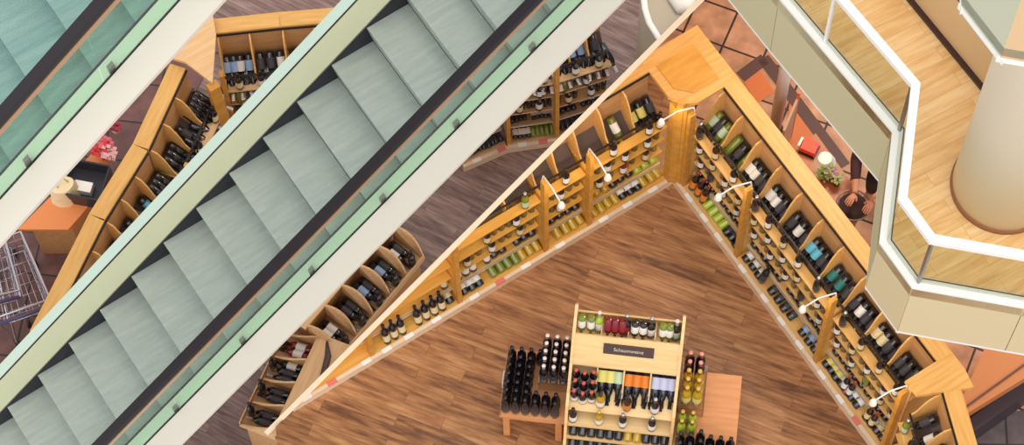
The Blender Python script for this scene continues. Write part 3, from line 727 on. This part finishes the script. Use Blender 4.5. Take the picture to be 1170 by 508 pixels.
# low wall behind
a=at(1030,-6,BZ); c=at(1123,107,BZ); d=(c-a).normalized(); a=a-d*1.2; c=c+d*.6
nn=Vector((-d.y,d.x,0)); 
if nn.dot(ctr-a)<0: nn=-nn
b=MB(); aw=a+nn*.04; cw=c+nn*.04
hgt=.62
b.hexa([aw,cw,cw+nn*.12,aw+nn*.12],[p+Vector((0,0,hgt)) for p in (aw,cw,cw+nn*.12,aw+nn*.12)],WALLB); struct(b.build('wall_right'))
b=MB(); b.hexa([a,c,c+nn*.04,a+nn*.04],[p+Vector((0,0,.03)) for p in (a,c,c+nn*.04,a+nn*.04)],DARKTR); struct(b.build('baseboard_right'))
b=MB(); z_=Vector((0,0,hgt)); z2=Vector((0,0,hgt+.05))
b.hexa([aw+z_-nn*.01,cw+z_-nn*.01,cw+z_+nn*.13,aw+z_+nn*.13],[aw+z2-nn*.01,cw+z2-nn*.01,cw+z2+nn*.13,aw+z2+nn*.13],DARKTR); struct(b.build('trim_2'))
# fascia of the next storey
UZ=11.2
T=thing('upper_fascia','grey green fascia corner of the storey above the column','balcony',at(1143,66,UZ))
oo=T.location
pp=[at(1098,-60,UZ),at(1098,7,UZ),at(1143.5,66,UZ),at(1185,73,UZ),at(1240,82,UZ)]
ctr2=at(1250,-30,UZ)
for i in range(4):
    a,c=pp[i],pp[i+1]; t=(c-a).normalized(); n=Vector((-t.y,t.x,0)); 
    if n.dot(ctr2-a)<0: n=-n
    q=MB(); q.hexa([a,c,c+n*.04,a+n*.04],[p+Vector((0,0,1.6)) for p in (a,c,c+n*.04,a+n*.04)],FASC_M if i<2 else WALLB); q.build('fascia_panel',T,off=oo)
    q=MB(); e=Vector((0,0,-.05)); q.hexa([p+e for p in (a-t*.02,c+t*.02,c+n*.06,a+n*.06)],[p for p in (a-t*.02,c+t*.02,c+n*.06,a+n*.06)],WHITE); q.build('edge_strip',T,off=oo)
q=MB(); q.prism([(p.x,p.y) for p in pp]+[(at(1400,-60,UZ).x,at(1400,-60,UZ).y)],.02+UZ,.10+UZ,FASC_M); q.build('soffit',T,off=oo)

# ------------------------------------------------------------------ behind the right-hand shelves
def quadz(pts,z,h,m,name):
    q=MB(); P=[at(x,y,z) for x,y in pts]; q.prism([(p.x,p.y) for p in P],z,z+h,m); return q
# dark border strips set in the tiles
ang=math.radians(-56)
def strip(a,b_,w,m,name,h=.004,z=0.0):
    A=at(*a,z); B2=at(*b_,z); q=MB(); q.bar(A+Vector((0,0,h/2)),B2+Vector((0,0,h/2)),w,h,m); o=q.build(name); return struct(o)
strip((846,88),(874,67),.13,BORDER,'trim_3'); strip((872,66),(965,190),.13,BORDER,'trim_4')
b=quadz([(850,95),(868,80),(885,105),(865,118)],0,.004,ORANGE_T,''); struct(b.build('trim_5'))
b=quadz([(902,118),(950,170),(935,200),(896,175)],0,.003,ORANGE_T,''); struct(b.build('trim_6'))
# chrome clad pole
p0=at(885,148,.0)
T=thing('chrome_pole','tall slanting chrome post behind the right-hand shelves','post',p0)
q=MB(); q.tube([(0,0,0),(.0,.0,2.3)],.062,mat('bright_steel',(216,212,216),.3,0),24); q.build('shaft',T)
q=MB(); q.lathe([(.085,0),(.085,.03),(.066,.05)],DKMETAL,24); q.build('base',T)
T=thing('divider_screen','upright tan screen board beside the chrome post','screen',at(896,172,.0),math.radians(34))
q=MB(); q.box(-.22,.16,-.012,.012,.05,.85,mat('grey_tan_screen',(190,150,126),.5)); q.build('board',T)
q=MB(); q.box(.16,.18,-.016,.016,0,.95,ORANGE_T); q.build('edge_post',T)
# small counter with box, bag and produce
cz=.78
T=thing('side_counter','orange-brown counter behind the right-hand shelves','counter',at(940,200,0))
q=MB(); P=[at(x,y,cz) for x,y in ((905,176),(932,152),(990,232),(975,262),(958,250))]; q.prism([(p.x,p.y) for p in P],cz-.04,cz,mat('counter_top',(186,112,74),.4)); q.build('counter_top',T,off=T.location)
q=MB(); P=[at(x,y,cz) for x,y in ((909,176),(930,157),(982,232),(970,254),(960,246))]; q.prism([(p.x,p.y) for p in P],0,cz-.04,mat('counter_body',(130,80,58),.5)); q.build('cabinet_body',T,off=T.location)
p=at(925,168,cz+.06); p.z=cz
T=thing('red_box','small orange-red box with dark base on the counter','box',p,math.radians(-60))
q=MB(); q.box(-.075,.075,-.065,.065,.03,.10,mat('orange_red_card',(236,76,44),.45)); q.build('lid',T)
q=MB(); q.box(-.085,.085,-.075,.075,0,.03,DKMETAL); q.build('base',T)
q=MB(); q.box(-.11,-.086,-.05,.05,0,.10,TAGW); q.build('white_end',T)
p=at(941,188,cz); 
T=thing('paper_bag','crumpled white bag lying on the counter beside the red box','bag',p,.4)
q=MB(); rr=[]; 
for j in range(6):
    rr.append([(.13*math.cos(t*PI/6)*(1-.10*j)*(1+.12*rnd.random()), .10*math.sin(t*PI/6)*(1-.08*j)*(1+.15*rnd.random()), .03*j) for t in range(12)])
for j in range(5):
    vs=rr[j]+rr[j+1]; q.add(vs,[[t,(t+1)%12,12+(t+1)%12,12+t] for t in range(12)],TAGW,True)
q.add(rr[5],[list(range(12))],TAGW); q.build('bag_body',T)
for i,(x,y,c,nm) in enumerate([(944,198,(150,170,90),'pale green'),(950,204,(196,150,170),'pink'),(941,205,(120,140,70),'dark green'),(955,210,(170,184,110),'yellow green')]):
    p=at(x,y,cz); T=thing('potted_plant','small %s plant in a pot on the counter'%nm,'plant',p,0,'small plants on the counter')
    q=MB(); q.lathe([(.03,0),(.042,.07),(.044,.075),(.001,.075)],mat('pot_%d'%i,(120,70,52),.6),12); q.build('pot',T)
    q=MB(); m=mat('leaves_%d'%i,c,.6)
    for j in range(22):
        t=j*2.4; r_=.02+.05*rnd.random(); zz=.09+.06*rnd.random(); cc=Vector((r_*math.cos(t),r_*math.sin(t),zz)); a=Vector((math.cos(t),math.sin(t),.5)).normalized()*.03; w_=Vector((-math.sin(t),math.cos(t),0))*.014
        q.add([cc-a,cc+w_,cc+a,cc-w_,cc+Vector((0,0,.006))],[[0,1,4],[1,2,4],[2,3,4],[3,0,4],[0,3,2,1]],m)
    q.build('foliage',T)
p=at(973,242,cz); p.z=cz
T=thing('wire_basket','round dark wire basket on the counter end, beside the person','basket',p)
q=MB(); wm=mat('dark_wire',(120,104,104),.3,.8)
for zz,r_ in ((0,.10),(.05,.125),(.10,.145),(.15,.16)): q.tube([(r_*math.cos(t*PI/12),r_*math.sin(t*PI/12),zz+.006) for t in range(24)],.005 if zz<.15 else .009,wm,6,True)
for t in range(16): a=t*PI/8; q.tube([(.02*math.cos(a),.02*math.sin(a),.006),(.10*math.cos(a),.10*math.sin(a),.006),(.16*math.cos(a),.16*math.sin(a),.155)],.0035,wm,5)
q.build('wires',T)
q=MB(); q.lathe([(.001,.002),(.095,.002),(.138,.12),(.132,.12),(.09,.01),(.001,.01)],mat('basket_lining',(70,48,46),.7),24); q.build('lining',T)

# person in dark clothes leaning over the basket, half hidden by the balcony
def skinned(name, joints, edges, m, parent, off):
    me=bpy.data.meshes.new(name); me.from_pydata([Vector(j[0])-off for j in joints],[(a,b_) for a,b_ in edges],[])
    o=bpy.data.objects.new(name,me); col.objects.link(o); me.materials.append(m)
    md=o.modifiers.new('skin','SKIN'); 
    for i,j in enumerate(joints):
        sv=me.skin_vertices[0].data[i]; r_=j[1]; sv.radius=(r_ if isinstance(r_,tuple) else (r_,r_)); sv.use_root=(i==0)
    md.use_smooth_shade=True
    s2=o.modifiers.new('sub','SUBSURF'); s2.levels=2; s2.render_levels=2
    dg=bpy.context.evaluated_depsgraph_get(); me2=bpy.data.meshes.new_from_object(o.evaluated_get(dg))
    o.modifiers.clear(); o.data=me2
    for p in me2.polygons: p.use_smooth=True
    if not me2.materials: me2.materials.append(m)
    o.parent=parent; return o
feet=at(1003,232,0)
H_=Vector((-.77,-.30,0)).normalized()   # the way the person faces (towards the basket)
Rr=Vector((H_.y,-H_.x,0))
def pp_(f,r_,z): return feet+H_*f+Rr*r_+Vector((0,0,z))
skin_c=mat('skin_tone',(196,136,108),.55); coat=mat('dark_maroon_coat',(62,26,32),.7); trous=mat('black_trousers',(26,22,28),.7); hair=mat('dark_brown_hair',(44,24,22),.6)
T=thing('person','person in a dark maroon coat reaching over the round wire basket','person',feet)
J=[(pp_(-.08,0,.92),.13),(pp_(-.02,0,1.08),.125),(pp_(.08,0,1.25),.14),(pp_(.17,0,1.38),.10),(pp_(.23,0,1.45),.055),(pp_(.29,0,1.53),.085),(pp_(.32,0,1.62),.095),(pp_(.33,0,1.70),.06),
   (pp_(-.08,.09,.90),.10),(pp_(.02,.11,.50),.065),(pp_(-.03,.11,.09),.045),(pp_(.12,.12,.04),.035),
   (pp_(-.08,-.09,.90),.10),(pp_(.02,-.11,.50),.065),(pp_(-.03,-.11,.09),.045),(pp_(.12,-.12,.04),.035),
   (pp_(.15,.19,1.36),.065),(pp_(.22,.25,1.12),.048),(pp_(.44,.12,1.02),.036),(pp_(.51,.08,1.01),.030),
   (pp_(.15,-.19,1.36),.065),(pp_(.22,-.25,1.12),.048),(pp_(.42,-.14,1.03),.036),(pp_(.49,-.10,1.02),.030)]
Ed=[(0,1),(1,2),(2,3),(3,4),(4,5),(5,6),(6,7),(0,8),(8,9),(9,10),(10,11),(0,12),(12,13),(13,14),(14,15),(3,16),(16,17),(17,18),(18,19),(3,20),(20,21),(21,22),(22,23)]
body=skinned('body',J,Ed,skin_c,T,feet)
for sgn in (1,-1):
    w0=pp_(.51,.08,1.01) if sgn==1 else pp_(.49,-.10,1.02)
    fj=[(w0,.026),(w0+H_*.04,.034)]; fe=[(0,1)]
    for i,(o_,l_) in enumerate(((-.03,.060),(-.010,.072),(.010,.068),(.03,.055))):
        k0=len(fj); bp=w0+H_*.075+Rr*o_
        fj += [(bp,.0095),(bp+H_*l_*.55+Vector((0,0,-.008)),.0085),(bp+H_*l_*.9+Vector((0,0,-.03)),.007)]; fe += [(1,k0),(k0,k0+1),(k0+1,k0+2)]
    k0=len(fj); bp=w0+H_*.03+Rr*(-sgn*.04); fj += [(bp,.0105),(bp+H_*.03-Rr*sgn*.015+Vector((0,0,-.012)),.009)]; fe += [(1,k0),(k0,k0+1)]
    skinned('hand',fj,fe,skin_c,T,feet)
CJ=[(pp_(-.08,0,.80),.165),(pp_(-.05,0,1.0),.150),(pp_(.06,0,1.23),.160),(pp_(.15,0,1.37),.115),(pp_(.15,.19,1.36),.085),(pp_(.22,.26,1.12),.066),(pp_(.41,.14,1.03),.050),(pp_(.15,-.19,1.36),.085),(pp_(.22,-.26,1.12),.066),(pp_(.39,-.16,1.04),.050),(pp_(-.06,0,.62),.18)]
skinned('coat',CJ,[(0,1),(1,2),(2,3),(3,4),(4,5),(5,6),(3,7),(7,8),(8,9),(0,10)],coat,T,feet)
TJ=[(pp_(-.08,0,.86),.13),(pp_(-.08,.09,.82),.105),(pp_(.02,.11,.50),.078),(pp_(-.03,.11,.10),.062),(pp_(-.08,-.09,.82),.105),(pp_(.02,-.11,.50),.078),(pp_(-.03,-.11,.10),.062)]
skinned('trousers',TJ,[(0,1),(1,2),(2,3),(0,4),(4,5),(5,6)],trous,T,feet)
skinned('hair',[(pp_(.29,0,1.64),.105),(pp_(.27,0,1.72),.085),(pp_(.24,0,1.56),.085)],[(0,1),(0,2)],hair,T,feet)

# panelling and dark sill at the lower right
T=thing('low_partition','orange-brown low partition beyond the lower right shelf corner','partition',at(1140,440,0))
q=MB(); P=[at(x,y,.55) for x,y in ((1085,484),(1125,398),(1200,400),(1200,412),(1170,432))]; q.prism([(p.x,p.y) for p in P],.0,.55,mat('russet_board',(196,126,78),.45)); q.build('top_board',T,off=T.location)
q=MB(); A=at(1060,496,.56); B2=at(1200,395,.56); q.bar(A,B2,.015,.012,BORDER); q.build('seam',T,off=T.location)
q=MB(); P=[at(x,y,.40) for x,y in ((1072,502),(1195,418),(1195,434),(1072,522))]; q.prism([(p.x,p.y) for p in P],0,.40,mat('dark_violet_sill',(50,38,50),.4)); q.build('sill',T,off=T.location)

# ------------------------------------------------------------------ reflection stand-ins : shelves, islands, trolleys
k_=1.12
def far_bay(P,Q,label,outer,spec,light=False,name='wine_shelf',comps=3):
    """bay between image points; outer=True: points lie on the outer edge of the top cap"""
    if outer:
        A=at(*P,LZ+1.83*k_); B2=at(*Q,LZ+1.83*k_)
    else: A=at(*P,LZ+.11*k_); B2=at(*Q,LZ+.11*k_)
    d=B2-A; d.z=0; w=d.length; an=math.atan2(d.y,d.x); U=d.normalized(); S=Vector((-U.y,U.x,0))
    O=A-(S*(.60*k_) if outer else Vector()); O.z=LZ
    bay(O,an,w,label,None,comps,k_,False,'wine shelves standing in for reflections',wl=W_LOWF,light=False,name=name)
    fill_bay(O,an,w,spec,'',None,k_,True)
    return O,an,w
fs=dict(low=[(9,DN)],mid=[(4,DN),(1,None),(5,D)],b1=[(4,DN),(1,None),(4,D)],b2=[(8,DN)],b3=[(3,D),(2,None),(4,DN)],u1=[(.3,DC),(.7,D)],u2=[(.2,GR),(.6,D)],u3=[(.4,D),(.8,DC)],top=[[D,DN],[('dark',None,'white')]*3,[DB,DB]])
far_bay((530,191),(580,169),'beech wine shelf standing in for a reflection, left bay above the grey floor',False,fs)
far_bay((580,169),(636,161),'beech wine shelf standing in for a reflection, middle bay above the grey floor',False,dict(fs,low=[(4,D),(5,GR)],u2=[(.3,('lime','white','gold')),(.7,D)],b1=[(8,D)]))
far_bay((636,161),(700,140),'beech wine shelf standing in for a reflection, right bay beside the grey panel',False,dict(fs,low=[(6,DN),(3,D)],top=[[('dark',None,'white')]*4,[DB,DB],[DN]]))
fs2=dict(fs,top=[[DB,DB,D],[DB,DN],[DG,D]],b3=[(8,DN)],u3=[(.25,DC),(.6,D)])
far_bay((243,17),(318,9),'beech wine shelf right of the slim pillar, reflection stand-in between the escalators',True,fs2,comps=2)
far_bay((318,9),(392,3),'beech wine shelf at the top, reflection stand-in between the escalators',True,dict(fs,top=[[D,DB],[DB,D]],b3=[(8,DN)]),comps=2)
dt=('dark',None,'silver')
far_bay((32,374),(100,240),'beech bin shelf beside the shopping trolleys, reflection stand-in between the escalators',True,dict(fs,top=[[DG,DB],[DG],[DT,DB],[D,DG]]),comps=4)
far_bay((100,240),(150,160),'beech bin shelf in the middle, reflection stand-in between the escalators',True,dict(fs,top=[[DB,DT],[DG,DK],[dt]*4]),comps=3)
far_bay((150,160),(193,68),'beech bin shelf left of the slim pillar, reflection stand-in between the escalators',True,dict(fs,top=[[dt]*4,[DN],[dt]*5]),comps=3)
T=thing('corner_cabinet','beech corner top with slim pillar standing in for a reflection between the escalators','corner cabinet',at(250,110,LZ))
P=[at(x,y,LZ+1.82*k_) for x,y in ((193,66),(243,16),(247,40),(243,96),(212,72))]
q=MB(); q.prism([(p.x,p.y) for p in P],LZ+1.80*k_,LZ+1.84*k_,W_LOWF); q.build('top_cap',T,off=T.location)
pc=at(243,96,LZ+1.82*k_); q=MB(); q.prism([(pc.x-.06,pc.y-.05),(pc.x+.06,pc.y-.05),(pc.x+.06,pc.y+.05),(pc.x-.06,pc.y+.05)],LZ,LZ+1.79*k_,W_POST); q.build('pillar',T,off=T.location)

def island(P,Q,label,side,bins,panelw,binw,z=1.25,signpx=None):
    """double sided bin island: flat beech top along P-Q (image points on the bin/panel border), bins on side +1 (right hand) or -1"""
    A=at(*P,LZ+z); B2=at(*Q,LZ+z); d=B2-A; d.z=0; w=d.length; U=d.normalized(); S=Vector((-U.y,U.x,0)); an=math.atan2(U.y,U.x)
    O=Vector((A.x,A.y,LZ)); T=thing('bin_island',label,'display stand',O,an,'bin islands standing in for reflections')
    s_=side
    def Bx(nm,x0,x1,y0,y1,z0,z1,m): q=MB(); q.box(x0,x1,min(y0,y1),max(y0,y1),z0,z1,m); return q.build(nm,T)
    Bx('top_panel',-.05,w+.05,0,s_*panelw,z-.03,z,W_LOWF)
    Bx('body',0,w,s_*.02,s_*(panelw-.02),0,z-.03,W_TAN)
    Bx('bin_floor',0,w,-s_*.0,-s_*binw,z-.34,z-.31,W_LOWF)
    Bx('base',0.02,w-.02,-s_*.0,-s_*(binw-.06),0,z-.34,W_TAN)
    n=len(bins)
    for i in range(n+1):
        x=w*i/n; pr=[]
        for t in range(9):   # bulging kidney shaped divider
            a=t/8; pr.append((-s_*binw*a, z-.30+.32*math.cos(a*PI/2)**.7 if a<1 else z-.30))
        pr.append((-s_*binw,z-.32)); pr.append((0,z-.32))
        q=MB(); vs0=[]; vs1=[]
        for (y,zz) in pr:
            bx=.05*math.sin(PI*abs(y)/binw)*s_; vs0.append((x-.011+bx,y,zz)); vs1.append((x+.011+bx,y,zz))
        q.hexa(vs0,vs1,W_LOWF); q.build('divider',T)
    Bx('front_lip',0,w,-s_*(binw-.012),-s_*binw,z-.31,z-.22,W_LOWF)
    f2=lambda u,s,zz: O+U*u+S*s+Vector((0,0,zz))
    for i,kds in enumerate(bins):
        x=w*(i+.5)/n; m=len(kds)
        for j,kd in enumerate(kds):
            yy=(j-(m-1)/2)*.085
            g,l,c=kd
            far_bottle(f2(x+yy,-s_*.04,z-.20),(-S*s_+Vector((0,0,-.18))),Vector((0,0,1)),g,l,c,1.05)
        kd=kds[0] if kds else D
        far_bottle(f2(w*i/n+.16,-s_*(binw-.07),z-.31),Vector((0,0,1)),-S*s_,'dark','grey','dark',1.0)
    return T,O,U,S
# right-hand island : U runs from lower left to upper right, bins on the right
DBK=[DB,DB,DN]
island((352,372),(448,258),'reflection stand-in, beech bin island with curved dividers beside the sloping wall, bins on its right',1,[[('dark','white','dark')]*2,[DG,DG,DN],[DB,DB,DN],[DG,DB,DN],[D,DN]],.52,.42,1.25)
T_,O_,U_,S_=island((312,490),(362,385),'beech bin island with dark sign slot, lowest reflection stand-in above the sloping wall, bins left',-1,[[DG,DG],[DN,DG],[DG,DG,D],[RD,RD]],.55,.42,1.15)
q=MB(); q.tube([(.45,-.2,1.16),(.70,-.25,1.17),(.95,-.20,1.165),(1.1,-.12,1.16)],[.012,.035,.035,.012],SIGN,8); q.build('sign_slot',T_)
fo=far.build('wine_bottle'); tag(fo,'distant dark wine bottles filling the shelves and bins that stand in for reflections','wine bottles',None,'stuff')
# grey panel with white rim, stands in for the balcony's reflection
zc=LZ+2.6
T=thing('mirrored_balcony','warm grey mirrored balcony stand-in with white rim at the top of the sloping wall','counter',at(765,20,LZ))
P=[at(x,y,zc) for x,y in ((733,-30),(738,18),(748,36),(766,58),(830,60),(840,-30))]
q=MB(); q.prism([(p.x,p.y) for p in P],LZ,zc,GREYP); q.build('counter_body',T,off=T.location)
q=MB()
rim=[at(x,y,zc+.02) for x,y in ((733,-30),(737,10),(742,26),(752,42),(766,58),(778,70))]; q.tube(rim,.035,WHITE,8); q.build('white_rim',T,off=T.location)
q=MB(); lp=[at(x,y,zc+.05) for x,y in ((772,-22),(776,-6),(784,6),(796,14))]; q.tube(lp,[.05,.13,.13,.02],WHITE,12); q.build('mirrored_handrail',T,off=T.location)  # rounded white piece standing for the mirrored balcony handrail
# orange table, bag, dark crate and flowers that stand in for reflections
tz=.85
T=thing('orange_table','stand-in for a reflected orange table carrying a white bag between the escalators','table',at(60,240,LZ))
P=[at(x,y,LZ+tz) for x,y in ((20,262),(60,222),(110,170),(128,176),(104,232),(78,262))]
q=MB(); q.prism([(p.x,p.y) for p in P],LZ+tz-.05,LZ+tz,mat('orange_laminate',(224,136,76),.45)); q.build('table_top',T,off=T.location)
q=MB(); c_=sum(P,Vector())/len(P); q.prism([((p.x*.8+c_.x*.2),(p.y*.8+c_.y*.2)) for p in P],LZ,LZ+tz-.05,W_TAN); q.build('table_base',T,off=T.location)
T=thing('shopping_bag','reflection stand-in, pale crumpled bag standing on the orange table','bag',at(76,222,LZ+tz))
q=MB(); bagm=mat('pale_bag',(236,216,176),.6)
rr=[]
for j in range(7):
    rr.append([(.17*math.cos(t*PI/7)*(1-.05*j)*(1+.14*rnd.random()), .14*math.sin(t*PI/7)*(1-.06*j)*(1+.16*rnd.random()), .04*j) for t in range(14)])
for j in range(6): q.add(rr[j]+rr[j+1],[[t,(t+1)%14,14+(t+1)%14,14+t] for t in range(14)],bagm,True)
q.add(rr[6],[list(range(14))],bagm); q.build('bag_body',T)
q=MB(); q.tube([(-.06,0,.24),(-.05,.02,.34),(.03,.02,.36),(.07,0,.24)],.01,bagm,6); q.build('handle',T)
T=thing('black_crate','reflection stand-in, black plastic crate with rounded corners standing beside the bin shelf','crate',at(98,214,LZ+tz),math.radians(45))
bk=mat('black_plastic',(38,34,46),.35)
for a in ((-.2,.2,-.26,-.24),(-.2,.2,.24,.26),(-.22,-.2,-.24,.24),(.2,.22,-.24,.24)): q=MB(); q.box(a[0],a[1],a[2],a[3],.0,.22,bk); q.build('side',T)
q=MB(); q.box(-.2,.2,-.24,.24,0,.02,bk); q.build('base',T)
q=MB(); q.box(-.1,.02,-.1,.1,.02,.12,TAGW); q.build('paper_stack',T)
for i,(x,y,c,nm) in enumerate([(114,160,(196,44,60),'red'),(124,172,(214,96,110),'pink'),(118,180,(206,50,50),'scarlet'),(134,152,(150,40,60),'crimson'),(128,183,(224,170,170),'pale pink')]):
    p=at(x,y,LZ+tz); T=thing('flower_bunch','%s flower bunch in wrapping, reflection stand-in beside the bin shelf'%nm,'flowers',p,0,'flower bunches')
    m=mat('petal_%d'%i,c,.5); q=MB()
    for j in range(26):
        t=j*2.4; r_=.02+.07*rnd.random(); cc=Vector((r_*math.cos(t),r_*math.sin(t),.16+.07*rnd.random())); a=.028
        q.add([cc+Vector((a,0,0)),cc+Vector((0,a,.006)),cc+Vector((-a,0,.01)),cc+Vector((0,-a,0)),cc+Vector((0,0,-.02))],[[0,1,2,3],[0,1,4],[1,2,4],[2,3,4],[3,0,4]],m)
    q.build('petals',T)
    q=MB(); q.lathe([(.02,0),(.07,.16),(.066,.16),(.016,.004)],mat('wrap_%d'%i,(224,206,196),.4),12); q.build('wrapping',T)
# shopping trolleys, built in place of their mirror image
def trolley(px,py,an,label,sc=1.0):
    p=at(px,py,LZ); T=thing('shopping_trolley',label,'shopping trolley',p,an,'shopping trolleys')
    wire=mat('trolley_wire',(190,184,196),.25,.9) if 'trolley_wire' not in bpy.data.materials else bpy.data.materials['trolley_wire']
    q=MB(); top=[(-.30,-.45,1.0),(.30,-.45,1.0),(.22,.50,.86),(-.22,.50,.86)]; bt=[(-.22,-.38,.62),(.22,-.38,.62),(.17,.42,.56),(-.17,.42,.56)]
    V=lambda a:Vector(a)
    q.tube([V(t) for t in top],.016,wire,8,True); q.tube([V(t) for t in bt],.010,wire,6,True)
    for a,b_,c_,d_ in ((0,1,0,1),(1,2,1,2),(2,3,2,3),(3,0,3,0)):
        n=7 if (a in (1,3)) else 5
        for j in range(n+1):
            t=j/n; q.tube([V(top[a]).lerp(V(top[b_]),t),V(bt[c_]).lerp(V(bt[d_]),t)],.005,wire,5)
    for j in range(1,6):
        t=j/6; q.tube([V(bt[0]).lerp(V(bt[3]),t),V(bt[1]).lerp(V(bt[2]),t)],.005,wire,5); q.tube([V(bt[0]).lerp(V(bt[1]),t),V(bt[3]).lerp(V(bt[2]),t)],.005,wire,5)
    for t in (.35,.7): q.tube([V(top[i]).lerp(V(bt[i]),t) for i in range(4)],.005,wire,5,True)
    q.build('wire_basket',T)
    q=MB(); q.tube([(-.30,-.55,1.05),(.30,-.55,1.05)],.022,mat('trolley_grip',(70,60,96),.4),10); q.build('handle',T)
    q=MB()
    for s in (-1,1): q.tube([(.30*s,-.55,1.05),(.30*s,-.45,1.0),(.26*s,-.42,.3),(.24*s,-.45,.16),(.20*s,.48,.16)],.014,wire,8)
    q.tube([(-.20,.48,.16),(.20,.48,.16)],.014,wire,8); q.build('frame',T)
    for s in (-1,1):
        for y in (-.42,.46):
            q=MB(); xx=.22*s; q.tube([(xx-.015,y,.06),(xx+.015,y,.06)],.06,BLACKR,14); q.build('wheel',T)
    return T
trolley(34,352,math.radians(-12),'wire shopping trolley, reflection stand-in on the maroon tiles, nearer to the bin shelf')
trolley(4,338,math.radians(-18),'wire shopping trolley, reflection stand-in on the maroon tiles, at the left picture edge')

# ------------------------------------------------------------------ light
w=bpy.data.worlds.new('World'); sc.world=w; w.use_nodes=True
bg=w.node_tree.nodes['Background']; bg.inputs[0].default_value=(1.0,.97,.92,1); bg.inputs[1].default_value=.95
def area(name,loc,tgt,size,e,c=(1,1,1)):
    ld=bpy.data.lights.new(name,'AREA'); ld.shape='SQUARE'; ld.size=size; ld.energy=e; ld.color=c
    lo=bpy.data.objects.new(name,ld); col.objects.link(lo); lo.location=loc; lo.rotation_euler=(Vector(tgt)-Vector(loc)).to_track_quat('-Z','Y').to_euler()
ld=bpy.data.lights.new('skylight_sun','SUN'); ld.energy=1.9; ld.angle=math.radians(70); ld.color=(1,.975,.94)
lo=bpy.data.objects.new('skylight_sun',ld); col.objects.link(lo); lo.rotation_euler=(Vector((.25,.45,-1))).to_track_quat('-Z','Y').to_euler()
area('under_balcony_fill',(2.2,-.2,BZ-FH-.25),(1.5,-.6,0),1.0,110,(1,.86,.70))  # added fill lights, brighten the tiles that the balcony shades
area('under_balcony_fill',(2.6,1.6,BZ-FH-.25),(1.6,.8,0),1.0,110,(1,.86,.72))
print('bottles',NB[0],'objects',len(bpy.data.objects))
